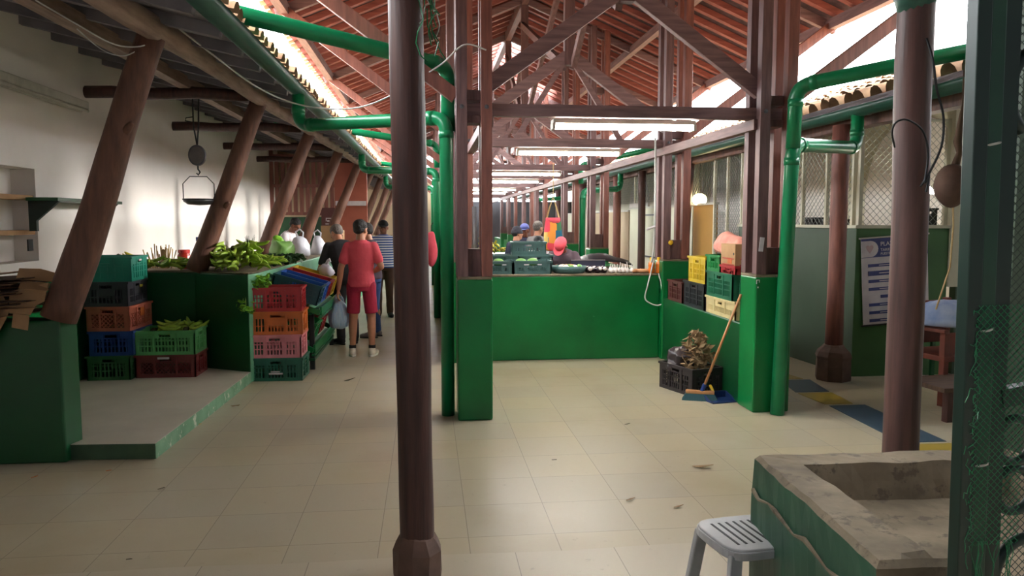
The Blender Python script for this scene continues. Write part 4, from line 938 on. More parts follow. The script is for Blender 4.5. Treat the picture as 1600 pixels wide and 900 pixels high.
# ------------------------------------------------------------------ hanging scale, shelf, wires
t = thing('hanging_scale', 'dark hanging dial scale with a round pan by the white wall', 'scale', (-2.335, 8.35, 1.87))
t.location = (-2.34, 8.3, 1.87)
b = MB(); b.tube([(-0.03, 0, 1.02), (-0.03, 0, 0.75), (0, 0, 0.55)], 0.008, 6); b.tube([(0.03, 0, 1.02), (0.02, 0, 0.75), (0.0, 0, 0.55)], 0.008, 6); b.tube([(-0.03, 0, 0.84), (-0.1, 0, 0.83), (-0.11, 0, 0.80), (-0.05, 0, 0.79)], 0.006, 6); b.build('strap', M['iron'], t)
b = MB(); b.lathe([(0.0, -0.03), (0.078, -0.03), (0.085, -0.015), (0.085, 0.03), (0.0, 0.035)], (0, 0, 0), 24); b.xf(Matrix.Translation((0, 0, 0.45)) @ Matrix.Scale(1.25, 4, (0, 0, 1)) @ Matrix.Rotation(PI / 2, 4, 'X')); b.build('dial_housing', M['steel'], t, smooth=False)
b = MB(); b.lathe([(0.0, 0), (0.07, 0), (0.07, 0.006), (0.0, 0.006)], (0, 0, 0), 24); b.xf(Matrix.Translation((0, -0.031, 0.45)) @ Matrix.Scale(1.25, 4, (0, 0, 1)) @ Matrix.Rotation(PI / 2, 4, 'X')); b.build('dial_face', M['grey_cloth'], t)
b = MB(); b.tube([(0, 0, 0.35), (0, 0, 0.31), (0.02, 0, 0.28), (0, 0, 0.25), (-0.015, 0, 0.27)], 0.008, 6); b.build('hook', M['iron'], t)
b = MB(); b.tube([(-0.155, 0, 0.0), (-0.155, 0, 0.16), (-0.085, 0, 0.235), (0.085, 0, 0.235), (0.155, 0, 0.16), (0.155, 0, 0.0)], 0.005, 6); b.build('bail', M['iron'], t)
b = MB(); b.lathe([(0.155, 0.0), (0.15, -0.02), (0.11, -0.05), (0.0, -0.06)], (0, 0, 0), 24, False); b.build('pan', M['steel'], t, smooth=True, solid=0.005)
b = MB(); b.loop([(0.155 * math.cos(2 * PI * k / 20), 0.155 * math.sin(2 * PI * k / 20), 0) for k in range(20)], 0.007, 6); b.build('pan_rim', M['iron'], t)
t = thing('wall_shelf', 'dark green bracketed shelf on the white wall', 'shelf', (-3.41, 7.72, 1.82)); t.rotation_euler = (0, 0, 0.0155)
b = MB(); b.box((0, -0.72, 0), (0.26, 0.75, 0.03)); b.build('board', M['green_dark'], t, bevel=0.004)
for y in (-0.66, 0.65):
    b = MB(); b.prism([(0, 0), (0.25, 0), (0.06, -0.17), (0.06, -0.26), (0, -0.26)], -0.02, 0.02, Matrix.Translation((0, y, 0)) @ Matrix.Rotation(PI / 2, 4, 'X')); b.build('bracket', M['gate'], t)
b = MB(); o = plate(None, 'wall_outlet', M['iron'], (0, -0.04, -0.05), (0.012, 0.04, 0.05)); o.location = onX(46, 383, -3.405); tag(o, 'small dark fitting on the white wall under the shelf', 'outlet')
def cable(label, pts, r=0.006, m='whitewire', n=5, name='cable'):
    P = []
    pts = [Vector(p) for p in pts]
    for i in range(len(pts) - 1):
        p0 = pts[max(i - 1, 0)]; p1 = pts[i]; p2 = pts[i + 1]; p3 = pts[min(i + 2, len(pts) - 1)]
        for k in range(8):
            f = k / 8; P.append(0.5 * ((2 * p1) + (p2 - p0) * f + (2 * p0 - 5 * p1 + 4 * p2 - p3) * f * f + (3 * p1 - p0 - 3 * p2 + p3) * f ** 3))
    P.append(pts[-1]); b = MB(); b.tube(P, r, n); return tag(b.build(name, M[m], smooth=True), label, 'cable')
cable('white cable sagging under the lean-to near the first strut', [onY(55, 0, 5.0), onY(120, 38, 5.1), onY(175, 68, 5.25), onY(215, 73, 5.35), onY(250, 63, 5.45)], 0.005)
cable('thin white cord looping between the first strut and the lean-to', [onY(120, 45, 5.2), onY(160, 78, 5.3), onY(195, 87, 5.35), onY(225, 72, 5.42)], 0.004)
cable('white cable strung from the lean-to past the pipe to the pillar', [onY(280, 45, 5.6), onY(345, 95, 6.2), onY(400, 135, 6.6), onY(455, 160, 6.8), onY(510, 170, 6.8), onY(560, 168, 6.7), onY(605, 152, 6.6), onY(650, 125, 6.5), onY(690, 100, 6.25), onY(725, 70, 6.2), onY(760, 78, 6.2)], 0.007)
cable('pale cord hanging beside the second pillar on the mesh-fence side', [onY(1024, 215, 8.86), onY(1024, 300, 8.86), onY(1022, 380, 8.86), onY(1018, 410, 8.86)], 0.012)
cable('white hose looped over the end of the central counter', [onY(1022, 405, 8.9), onY(1017, 425, 8.88), onY(1012, 446, 8.86), onY(1008, 466, 8.86), onY(1018, 475, 8.86), onY(1030, 477, 8.86), onY(1036, 470, 8.86), onY(1034, 448, 8.86), onY(1029, 427, 8.9)], 0.009, name='hose')
cable('black cable coiled by the brown entrance pole, hanging down', [onY(1448, 60, 3.42), onY(1458, 95, 3.38), onY(1464, 140, 3.38), onY(1474, 180, 3.38), onY(1472, 225, 3.38), onY(1455, 265, 3.38), onY(1438, 292, 3.4)], 0.006, 'black')
cable('second black cable looped round the brown entrance pole', [onY(1398, 230, 3.4), onY(1394, 205, 3.36), onY(1402, 190, 3.34), onY(1420, 188, 3.33), onY(1442, 205, 3.36), onY(1450, 240, 3.38), onY(1445, 285, 3.38), onY(1452, 272, 3.38), onY(1447, 300, 3.38)], 0.005, 'black')
# green string tangle at the top of the dark pole
t = thing('string_tangle', 'tangle of green and grey string hanging by the dark pole top', 'string', tuple(onY(664, 40, 3.4)))
for k in range(9):
    b = MB(); P = [Vector((random.uniform(-0.03, 0.03), random.uniform(-0.03, 0.02), 0.12))]
    for q in range(7): P.append(P[-1] + Vector((random.uniform(-0.025, 0.03), random.uniform(-0.02, 0.02), random.uniform(-0.065, 0.01))))
    b.tube(P, 0.003, 4); b.build('strand', M['net'] if k % 3 else M['wire'], t)

# ------------------------------------------------------------------ goods on the central counter
t = thing('basin', 'shallow green-grey basin of produce on the central counter', 'basin', (1.70, 9.14, ZC))
b = MB(); b.lathe([(0.17, 0), (0.2, 0.02), (0.215, 0.085), (0.205, 0.085), (0.185, 0.025), (0.0, 0.02)], (0, 0, 0), 26, False); b.build('bowl', CR['slate'], t, smooth=True)
for i in range(12):
    a = i * 2.4; r = 0.05 + 0.1 * ((i * 0.37) % 1); b = MB(); b.sphere((0, 0, 0), (0.034, 0.03, 0.028), 10, 7); o = b.build('small_root', M[('ginger', 'garlic', 'lettuce')[i % 3]], None, smooth=True); o.location = (1.70 + r * math.cos(a), 9.14 + r * math.sin(a), ZC + 0.075); tag(o, ['tan root in the round basin', 'white bulb in the round basin', 'pale green fruit in the round basin'][i % 3], 'vegetable', 'produce in the basin')
for i in range(6):
    x = 1.93 + (i % 3) * 0.095 + random.uniform(-0.01, 0.01); y = 9.06 + (i // 3) * 0.13
    t = thing('aubergine', 'dark shiny aubergine with pale cap on the central counter', 'aubergine', (x, y, ZC + 0.042), random.uniform(-0.4, 0.4), 'aubergines on the central counter')
    b = MB(); b.sphere((0, 0, 0), (0.045, 0.06, 0.042), 14, 10); b.build('fruit_body', M['aubergine'], t, smooth=True)
    b = MB(); b.sphere((0.012, -0.042, 0.012), (0.028, 0.03, 0.025), 10, 8); b.build('cap', M['garlic'], t, smooth=True)
for i in range(11):
    x = 2.2 + (i % 6) * 0.05 + random.uniform(-0.01, 0.01); y = 9.03 + (i // 6) * 0.1; z = ZC + 0.027
    t = thing('garlic_bulb', 'white garlic bulb heaped on the central counter', 'garlic', (x, y, z), random.uniform(0, 3), 'garlic on the central counter')
    b = MB(); b.lathe([(0.012, -0.027), (0.03, -0.012), (0.032, 0.005), (0.018, 0.025), (0.007, 0.04)], (0, 0, 0), 12); b.build('bulb', M['garlic'], t, smooth=True)
    b = MB(); b.tube([(0, 0, 0.035), (0.005, 0, 0.06), (0.018, 0.003, 0.075 + 0.03 * (i in (4, 2)))], 0.005, 5); b.build('stalk', M['garlic'], t)
for i in range(15):
    x = 2.5 + (i % 8) * 0.035 + random.uniform(-0.01, 0.01); y = 9.02 + (i // 8) * 0.1; b = MB()
    L = random.uniform(0.06, 0.1); b.tube([(-L, 0, 0), (-L * 0.3, 0.01, 0.006), (L * 0.4, -0.01, 0.0), (L, 0, 0)], [0.008, 0.02, 0.018, 0.006], 8); b.tube([(0, 0, 0), (0.01, 0.045, 0.005)], [0.016, 0.006], 7)
    o = b.build('ginger_root', M['ginger'], None, smooth=True); o.location = (x, y, ZC + 0.02); o.rotation_euler = (0, 0, random.uniform(-0.9, 0.9)); tag(o, 'tan ginger root lying on the central counter', 'root', 'ginger roots on the central counter')
for i, x in enumerate((2.685, 2.775)):
    t = thing('juice_bottle', ['orange drink bottle on the counter, away from the hose end', 'orange drink bottle on the counter next to the pillar'][i], 'bottle', (x, 9.0, ZC), 0, 'orange drink bottles')
    b = MB(); b.lathe([(0.036, 0), (0.04, 0.01), (0.04, 0.06), (0.036, 0.07), (0.04, 0.08), (0.038, 0.12), (0.018, 0.15), (0.018, 0.16)], (0, 0, 0), 16); b.build('bottle_body', M['juice'], t, smooth=True)
    b = MB(); b.lathe([(0.022, 0.155), (0.022, 0.185), (0.018, 0.19)], (0, 0, 0), 14); b.build('cap', M['capy'], t)
for i, (x, y) in enumerate(((1.25, 9.1), (1.12, 9.18), (0.85, 9.15))):
    b = MB(); b.sphere((0, 0, 0), (0.07, 0.06, 0.045), 16, 10); b.jitter(0.01, 9, i); o = b.build('green_cabbage', M['lettuce'], None, smooth=True); o.location = (x, y, ZC + 0.135); tag(o, ['pale green cabbage showing over the crate beside the basin', 'pale green cabbage deeper in the crate beside the basin', 'pale green cabbage in the crate by the pillar'][i], 'cabbage')
b = MB(); b.box((-0.42, -0.3, 0), (0.42, 0.3, 0.01)); bmesh.ops.subdivide_edges(b.bm, edges=b.bm.edges[:], cuts=7, use_grid_fill=True)
for v in b.bm.verts: v.co.z += 0.2 * math.exp(-((v.co.x * 2.2) ** 2 + (v.co.y * 2.6) ** 2)) + 0.02 * noise.noise(v.co * 8)
o = b.build('plastic_sheet', M['blackplastic'], None, smooth=True); o.location = (2.42, 10.72, 0.985); tag(o, 'black plastic sheet mounded over goods behind the ginger roots', 'sheet')
b = MB(); b.sphere((0, 0, 0.075), (0.36, 0.24, 0.075), 16, 10); o = b.build('covered_heap', M['card_d'], None, smooth=True); o.location = (2.42, 10.72, 0.905); bpy.data.objects.remove(o)
t = thing('folding_board', 'dark board with a pale top edge behind the aubergines', 'board', (2.05, 9.66, ZC))
b = MB(); b.box((-0.22, 0, 0), (0.22, 0.02, 0.12)); b.build('panel', M['navy'], t); b = MB(); b.box((-0.22, -0.004, 0.12), (0.22, 0.024, 0.13)); b.build('edge_strip', M['grey_cloth'], t)
# knitted bag hanging in the stall
t = thing('knitted_bag', 'multicoloured woven shoulder bag hanging among the posts', 'bag', (1.81, 11.0, 1.22), 0.1)
m, nt, bs = newmat('woven_pattern'); bs.inputs['Roughness'].default_value = 0.9
tc = nt.nodes.new('ShaderNodeTexCoord'); vo = nt.nodes.new('ShaderNodeTexVoronoi'); vo.inputs['Scale'].default_value = 5.5; vo.distance = 'MANHATTAN'; vo.inputs['Randomness'].default_value = 0.25
nt.links.new(tc.outputs['Object'], vo.inputs['Vector']); rp = nt.nodes.new('ShaderNodeValToRGB'); nt.links.new(vo.outputs['Color'], rp.inputs[0]); rp.color_ramp.interpolation = 'CONSTANT'
for i, (p, c) in enumerate(((0.0, (226, 66, 84)), (0.3, (30, 96, 120)), (0.5, (224, 140, 56)), (0.65, (60, 110, 70)), (0.8, (206, 176, 96)))):
    e = rp.color_ramp.elements[i] if i < 2 else rp.color_ramp.elements.new(p); e.position = p; e.color = lin(c)
nt.links.new(rp.outputs[0], bs.inputs['Base Color'])
b = MB(); b.lathe([(0.09, 0), (0.125, 0.03), (0.135, 0.2), (0.12, 0.4), (0.105, 0.46)], (0, 0, 0), 22); b.xf(Matrix.Scale(0.55, 4, (0, 1, 0))); b.jitter(0.01, 5, 1); b.build('pouch', m, t, smooth=True)
b = MB(); b.lathe([(0.112, 0.40), (0.11, 0.47), (0.1, 0.475)], (0, 0, 0), 22); b.xf(Matrix.Scale(0.6, 4, (0, 1, 0))); b.build('hem_band', M['pinkshirt'], t, smooth=True)
b = MB(); b.tube([(-0.1, 0, 0.44), (-0.05, 0, 0.62), (0, 0.0, 0.78), (0.05, 0, 0.62), (0.1, 0, 0.44)], 0.012, 6, True, None, 0.5); b.build('strap', M['straw'], t)
b = MB(); b.tube([(0, 0, 0.77), (0, 0, 1.25)], 0.006, 6); b.build('hanging_cord', M['straw'], t)
for i, (px, py, y, m, s, lab) in enumerate(((674, 388, 11.5, 'pinkshirt', (0.1, 0.07, 0.26), 'bright pink garment hanging beyond the dark pole'),)):
    t = thing('hanging_garment', lab, 'garment', tuple(onY(px, py, y))); b = MB(); b.sphere((0, 0, 0), s, 16, 12); b.jitter(0.03, 6, 2); b.build('cloth', M[m], t, smooth=True)
    b = MB(); b.tube([(0, 0, s[2] - 0.03), (0, 0, s[2] + 0.08), (0.03, 0, s[2] + 0.12)], 0.005, 6); b.build('hanger', M['iron'], t)

M['smokebag'] = mat('smoky_bag', (70, 58, 60), (48, 42, 44), 0.3, scale=12, bump=0.5)
# ------------------------------------------------------------------ waste crate, broom, dustpan, litter
t = crate('black crate of rubbish on the floor by the pillar base', 'trash', 0.52, 0.36, 0.26, (2.545, 7.16, 0.001), -1.25, 'slat', None)
b = MB(); b.sphere((0, 0, 0), (0.13, 0.12, 0.14), 24, 18); b.jitter(0.06, 9, 9); b.jitter(0.025, 22, 2); o = b.build('rubbish_bag', M['smokebag'], None, smooth=True); o.location = (2.48, 7.24, 0.27); tag(o, 'dark translucent rubbish bag in the black crate', 'bag')
t = thing('husk_pile', 'crumpled dry corn husks piled in the black crate', 'husks', (2.59, 7.12, 0.22)); b = MB()
for k in range(300):
    a = random.uniform(0, 2 * PI); zz = random.uniform(0, 0.36); rr = math.sqrt(random.random()) * 0.17 * math.sqrt(max(0.05, 1 - (zz / 0.38) ** 2)); c = Vector((rr * math.cos(a), rr * math.sin(a), zz)); u = Vector((random.uniform(-1, 1), random.uniform(-1, 1), random.uniform(-0.8, 0.8))).normalized() * random.uniform(0.03, 0.06); v = u.cross(Vector((random.uniform(-1, 1), random.uniform(-1, 1), random.uniform(-1, 1)))).normalized() * 0.016
    b.face([c - u, c - v + Vector((0, 0, 0.008)), c + u, c + v])
o = b.build('husks', M['dryleaf'], t, solid=0.002); o['kind'] = 'stuff'
t = thing('broom', 'broom with teal bristles leaning on the pillar base', 'broom', (2.50, 6.77, 0))
top = Vector((2.765, 6.52, 1.0)) - Vector((2.50, 6.77, 0))
b = MB(); b.tube([(0.02, -0.02, 0.1), tuple(top)], 0.0125, 10); b.build('handle', M['broom_h'], t, smooth=True)
b = MB(); b.tube([(0.012, -0.012, 0.075), (0.035, -0.03, 0.15)], 0.02, 10); b.build('socket', CR['blue'], t)
b = MB(); R = Matrix.Rotation(-0.35, 4, 'Z'); b.box((-0.13, -0.03, 0.055), (0.13, 0.03, 0.085)); b.xf(R); b.build('head_block', M['broom_h'], t, bevel=0.006)
b = MB(); b.prism([(-0.13, -0.03), (0.13, -0.03), (0.13, 0.03), (-0.13, 0.03)], 0.0, 0.056)
for v in b.bm.verts:
    if v.co.z < 0.03: v.co.x *= 1.25; v.co.y = v.co.y * 1.7 - 0.02
b.xf(R); b.build('bristles', M['broom_b'], t)
t = thing('dustpan', 'blue dustpan on the floor against the pillar base', 'dustpan', (2.66, 6.70, 0.0), 0.2)
b = MB(); b.box((-0.13, -0.1, 0.0), (0.13, 0.1, 0.01)); b.box((-0.13, 0.09, 0.0), (0.13, 0.1, 0.07)); b.prism([(-0.1, 0), (0.1, 0), (0.1, 0.06)], -0.005, 0.005, Matrix.Translation((-0.127, 0, 0.008)) @ Matrix.Rotation(PI / 2, 4, 'Z') @ Matrix.Rotation(PI / 2, 4, 'X')); b.prism([(-0.1, 0), (0.1, 0), (0.1, 0.06)], -0.005, 0.005, Matrix.Translation((0.127, 0, 0.008)) @ Matrix.Rotation(PI / 2, 4, 'Z') @ Matrix.Rotation(PI / 2, 4, 'X')); b.build('pan', M['dustpan'], t)
b = MB(); b.tube([(0, 0.1, 0.05), (0.01, 0.14, 0.08), (0.02, 0.19, 0.1)], 0.014, 8); b.build('grip', M['capy'], t)
LIT = [(368, 636, 'curled dark husk scrap on the floor near the platform corner', 0.06, 'dryleaf'), (1098, 731, 'dry brown leaf on the floor before the sink', 0.07, 'dryleaf'), (866, 720, 'black speck of litter on the open floor', 0.018, 'black'), (546, 595, 'thin dark twig on the aisle floor', 0.06, 'crown'), (54, 747, 'small orange scrap on the floor before the near wall', 0.02, 'juice'), (170, 737, 'tiny orange peel scrap near the platform front', 0.018, 'juice'), (312, 664, 'yellow scrap against the platform edge', 0.02, 'capy'),
       (985, 782, 'small dry leaf fragment mid-floor', 0.03, 'dryleaf'), (1060, 793, 'dry leaf fragment nearer the stool', 0.03, 'dryleaf'), (980, 664, 'brown scrap in the open bay', 0.025, 'crown'), (252, 765, 'small brown scrap before the platform', 0.02, 'crown'), (202, 876, 'dark speck near the entrance strip', 0.016, 'crown')]
for px, py, lab, s, m in LIT:
    b = MB(); b.face([(-s, 0, 0.002), (-s * 0.2, -s * 0.4, 0.006), (s, -s * 0.1, 0.012 * (s / 0.03)), (s * 0.2, s * 0.35, 0.004)]); o = b.build('litter_scrap', M[m], None, solid=0.003); p = onZ(px, py, 0); o.location = (p.x, p.y, 0.004 if p.y > 3.65 else 0.016); o.rotation_euler = (0, 0, random.uniform(-0.6, 0.6)); tag(o, lab, 'litter')

# ------------------------------------------------------------------ poster on the knee wall
t = thing('price_poster', 'white and blue printed price poster on the green knee wall', 'poster', (4.9, 7.59, 1.03)); t.rotation_euler = (0, -0.07, 0)
M['posterblue'] = plain('poster_blue', (66, 74, 132), 0.5)
W2, H2 = 0.37, 0.455
plate(t, 'paper', M['white_cloth'], (-W2, -0.012, -H2), (W2, -0.006, H2))
plate(t, 'header', M['posterblue'], (-W2, -0.016, H2 - 0.20), (W2, -0.0125, H2))
b = MB(); b.tube([(-W2 - 0.02, -0.012, H2 + 0.006), (W2 + 0.02, -0.012, H2 + 0.006)], 0.009, 8); b.build('top_rod', M['fixture'], t)
b = MB(); b.tube([(-W2 - 0.02, -0.012, -H2 - 0.006), (W2 + 0.02, -0.012, -H2 - 0.006)], 0.009, 8); b.build('bottom_rod', M['iron'], t)
b = MB(); pts = [(-W2, -0.085), (-W2 + 0.09, -0.085)] + [(-W2 + 0.1 + 0.085 * math.cos(-PI / 2 + PI * k / 10), 0.085 * math.sin(-PI / 2 + PI * k / 10)) for k in range(11)] + [(-W2, 0.085)]
b.prism(pts, 0, 0.003, Matrix.Translation((0, -0.0165, H2 - 0.11)) @ Matrix.Rotation(PI / 2, 4, 'X')); b.build('logo_field', M['white_cloth'], t)
b = MB(); b.prism([(0.05 * 0.8 * (math.sin(a) ** 3) * 1.0, 0.0125 * 0.8 * (4 * math.cos(a) - 1.6 * math.cos(2 * a) - 0.5 * math.cos(3 * a))) for a in [2 * PI * k / 24 for k in range(24)]], 0, 0.002, Matrix.Translation((-W2 + 0.09, -0.0196, H2 - 0.105)) @ Matrix.Rotation(PI / 2, 4, 'X')); b.build('logo_mark', plain('logo_rose', (206, 176, 178), 0.6), t)
lf = [q for q in t.children if q.name.startswith('logo_field')][0]; hd = [q for q in t.children if q.name.startswith('header')][0]
for q in list(t.children):
    if q.name.startswith('logo_mark'): q.parent = lf
def text(parent, s, size, loc, m, rot=(PI / 2, 0, 0)):
    cu_ = bpy.data.curves.new('lettering', 'FONT'); cu_.body = s; cu_.size = size; cu_.extrude = 0.0006; cu_.materials.append(m)
    o = bpy.data.objects.new('lettering', cu_); COL.objects.link(o); o.parent = parent; o.location = loc; o.rotation_euler = rot
    me = bpy.data.meshes.new_from_object(o.evaluated_get(bpy.context.evaluated_depsgraph_get())); o2 = bpy.data.objects.new('lettering', me); COL.objects.link(o2); o2.parent = parent; o2.location = loc; o2.rotation_euler = rot; bpy.data.objects.remove(o); return o2
text(hd, 'PLAZA M', 0.062, (-0.16, -0.0185, H2 - 0.085), M['white_cloth']); text(hd, 'TARIFAS', 0.04, (-0.16, -0.0185, H2 - 0.14), M['white_cloth']); text(hd, 'PUESTO', 0.034, (-0.16, -0.0185, H2 - 0.178), M['white_cloth'])
z = H2 - 0.285
for k in range(8):
    hh = 0.05 if k == 1 else 0.032; x0 = -W2 + (0.2 if k == 4 else 0.07)
    if k != 4: pb = plate(t, 'printed_band', M['posterblue'], (x0, -0.0155, z - hh / 2), (W2 - 0.1, -0.0125, z + hh / 2))
    else: pb = plate(t, 'printed_band', M['posterblue'], (x0, -0.0155, z - hh / 2), (0.12, -0.0125, z + hh / 2))
    plate(pb, 'printed_line', M['white_cloth'], (x0 + 0.12, -0.0175, z - 0.004), (x0 + 0.3, -0.0156, z + 0.004))
    z -= 0.083

# ------------------------------------------------------------------ wire mesh of the right-hand room
def mesh_panel(label, p0, p1, z0, z1, step=0.075):
    t = thing('wire_mesh_panel', label, 'fence', (p0[0], p0[1], z0), 0, 'wire mesh above the knee wall'); P = Vector((p0[0], p0[1], 0)); D = Vector((p1[0] - p0[0], p1[1] - p0[1], 0)); L = D.length; D.normalize(); H = z1 - z0; b = MB(); u = -H
    while u < L:
        for s in (1, -1):
            a0, c0 = (u, 0.0), (u + H, H)
            if s < 0: a0, c0 = (u + H, 0.0), (u, H)
            A, B = Vector(a0), Vector(c0)
            def cl(p, q):
                for lim, sg in ((0, 1), (L, -1)):
                    if (p.x - lim) * sg < 0 and abs(q.x - p.x) > 1e-6: p = p.lerp(q, (lim - p.x) / (q.x - p.x))
                return p
            if max(a0[0], c0[0]) <= 0.01 or min(a0[0], c0[0]) >= L - 0.01: continue
            A2, B2 = cl(A, B), cl(B, A); off = Vector((0, 0.003 * s, 0))
            b.tube([D * A2.x + Vector((0, 0, A2.y)) + off, D * B2.x + Vector((0, 0, B2.y)) + off], 0.0028, 3, False)
        u += step
    b.build('wire_mesh', M['wire'], t)
    for f in [0.0, 0.5, 1.0] if L < 2 else [k / 5 for k in range(6)]:
        b = MB(); q = D * (L * f); b.box((q.x - 0.02, q.y - 0.02, 0), (q.x + 0.02, q.y + 0.02, H)); b.build('post', M['cream'], t)
    b = MB(); b.beam((0, 0, H - 0.02), tuple(D * L + Vector((0, 0, H - 0.02))), 0.03, 0.03); b.build('top_rail', M['cream'], t)
mesh_panel('wire mesh panel over the front of the green knee wall', (4.52, 7.66), (5.48, 7.66), 1.605, 2.72)
mesh_panel('long wire mesh panel running back along the grey-green knee wall', (4.50, 7.75), (4.33, 10.18), 1.605, 2.68)
mesh_panel('full-height wire mesh panel between the knee wall and the ochre board', (4.33, 10.26), (4.40, 11.45), 0.02, 2.68)
mesh_panel('wire mesh panel above the ochre and cream boards farther back', (4.42, 11.52), (4.36, 18.9), 2.02, 2.68, 0.1)
for i, (px, y, w, z1, m, lab) in enumerate(((1283, 8.6, 0.22, 0.26, 'charcoal', 'small dark crate behind the mesh beside the reddish column'), (1312, 8.3, 0.22, 0.24, 'charcoal', 'dark latticed crate behind the mesh by the white post'), (1452, 8.0, 0.16, 0.36, 'charcoal', 'tall dark crate behind the mesh under the cone lamp'))):
    p = onY(px, 355, y); crate(lab, m, w, 0.22, z1, (p.x, y + 0.1, 1.43), 0, 'slat', 'dark crates behind the mesh')
b = MB(); b.box((4.5, 7.9, 1.38), (5.9, 8.5, 1.425)); tag(b.build('store_shelf', M['card_l']), 'long board shelf behind the wire mesh', 'shelf')
b = MB(); b.box((4.55, 8.1, 0), (4.6, 8.3, 1.38)); b.box((5.8, 8.1, 0), (5.85, 8.3, 1.38)); o = b.build('shelf_upright', M['card_l']); o.parent = bpy.data.objects['store_shelf']
p = onY(1247, 345, 8.9); t = thing('cardboard_box', 'small yellow-brown box behind the mesh near the rainwater pipe', 'box', (p.x, 8.4, 1.43)); b = MB(); b.box((-0.08, -0.07, 0), (0.08, 0.07, 0.12)); b.build('carton', M['card_l'], t, bevel=0.003); b = MB(); b.box((-0.08, -0.072, 0.1), (0.08, -0.069, 0.12)); b.build('tape', M['capy'], t)
t.location = (4.66, 8.2, 1.43)

# ------------------------------------------------------------------ concrete sink, stool, gate
t = thing('concrete_sink', 'old green-sided concrete washing sink with a broken front lip', 'sink', (1.9, 2.4, 0))
oX, oY = -1.9, -2.4
outer = [(1.235, 1.95), (1.315, 2.94), (2.42, 2.905), (2.42, 1.9)]; inner = [(1.43, 2.02), (1.455, 2.80), (2.33, 2.775), (2.33, 1.99)]
b = MB(); zt, zb_ = 0.70, 0.55
V = lambda pts, z: [b.bm.verts.new((p[0] + oX + random.uniform(-0.003, 0.003), p[1] + oY, z + random.uniform(-0.004, 0.004))) for p in pts]
def ringpts(pts, n=9):
    out = []
    for i in range(4):
        a, c = pts[i], pts[(i + 1) % 4]
        for k in range(n): out.append((a[0] + (c[0] - a[0]) * k / n, a[1] + (c[1] - a[1]) * k / n))
    return out
ro, ri = ringpts(outer), ringpts(inner)
def lower(pts, dz):   # broken lip along the front: last side index 3 runs (right front -> left front)
    return [(dz if p[1] < 2.06 and p[0] > 1.52 else 0.0) for p in pts]
O0 = [b.bm.verts.new((p[0] + oX, p[1] + oY, 0)) for p in ro]
O1 = [b.bm.verts.new((p[0] + oX, p[1] + oY, 0.52)) for p in ro]
O2 = [b.bm.verts.new((p[0] + oX + 0.006, p[1] + oY, zt - 0.02 - d)) for p, d in zip(ro, lower(ro, 0.1))]
cx, cy = 1.95, 2.4
O3 = [b.bm.verts.new((p[0] + (cx - p[0]) * 0.03 + oX, p[1] + (cy - p[1]) * 0.03 + oY, zt - d)) for p, d in zip(ro, lower(ro, 0.1))]
I3 = [b.bm.verts.new((p[0] + oX, p[1] + oY, zt - d - 0.002)) for p, d in zip(ri, lower(ri, 0.1))]
I4 = [b.bm.verts.new((p[0] + (cx - p[0]) * 0.05 + oX, p[1] + (cy - p[1]) * 0.05 + oY, zb_)) for p in ri]
for a, c in ((O0, O1), (O1, O2), (O2, O3), (O3, I3), (I3, I4)):
    for i in range(len(a)): b.bm.faces.new((a[i], a[(i + 1) % len(a)], c[(i + 1) % len(a)], c[i]))
b.bm.faces.new(I4[::-1]); b.bm.faces.new(O0[::-1])
bmesh.ops.triangulate(b.bm, faces=[f for f in b.bm.faces if len(f.verts) > 4])
bmesh.ops.subdivide_edges(b.bm, edges=b.bm.edges[:], cuts=1, use_grid_fill=True)
for v in b.bm.verts: v.co += noise.noise_vector(v.co * 9) * 0.008
M['sinkgreen'] = mat('chipped_sink_green', (44, 84, 62), (30, 62, 46), 0.5, scale=4, bump=0.1, wear=(120, 106, 88), wear_amt=0.68, wear_scale=7)
o = b.build('trough', [M['concrete'], M['sinkgreen']], t)
for p in o.data.polygons:
    if abs(p.normal.z) < 0.5 and p.center.z < 0.69 and (p.normal.x < -0.6 and p.center.x < -0.45): p.material_index = 1
b = MB(); P = [Vector((1.227 + oX + 0.004 * math.sin(k * 3) + 0.081 * (k / 11), 1.97 + oY + 0.95 * k / 11, 0.56 + 0.012 * math.sin(k * 1.7))) for k in range(12)]; b.tube(P, [0.004 + 0.003 * (k % 3) for k in range(12)], 5); b.build('crack_line', M['concrete'], t)
t = thing('plastic_stool', 'grey-white slatted plastic stool beside the concrete sink', 'stool', (1.255, 2.84, 0.0), 0.15); t.scale = (0.95, 0.95, 0.93)
b = MB(); n = 24; R = [(0.17 * (abs(math.cos(a)) ** 0.45) * (1 if math.cos(a) > 0 else -1), 0.17 * (abs(math.sin(a)) ** 0.45) * (1 if math.sin(a) > 0 else -1)) for a in [2 * PI * k / n for k in range(n)]]
b = MB(); b.prism(R, 0.435, 0.45); b.build('seat', M['greyplastic'], t, bevel=0.006)
for k in range(7):
    b2 = MB(); x = -0.105 + k * 0.035; b2.box((x - 0.005, -0.11, 0.4495), (x + 0.005, 0.11, 0.4515)); b2.build('slot', M['iron'], t)
b = MB(); b.prism([(p[0] * 1.03, p[1] * 1.03) for p in R], 0.405, 0.44); b.build('apron', M['greyplastic'], t, bevel=0.004)
for sx in (-1, 1):
    for sy in (-1, 1):
        b = MB(); b.beam((sx * 0.135, sy * 0.135, 0.42), (sx * 0.185, sy * 0.185, 0.0), 0.055, 0.03); b.build('leg', M['greyplastic'], t, bevel=0.006)
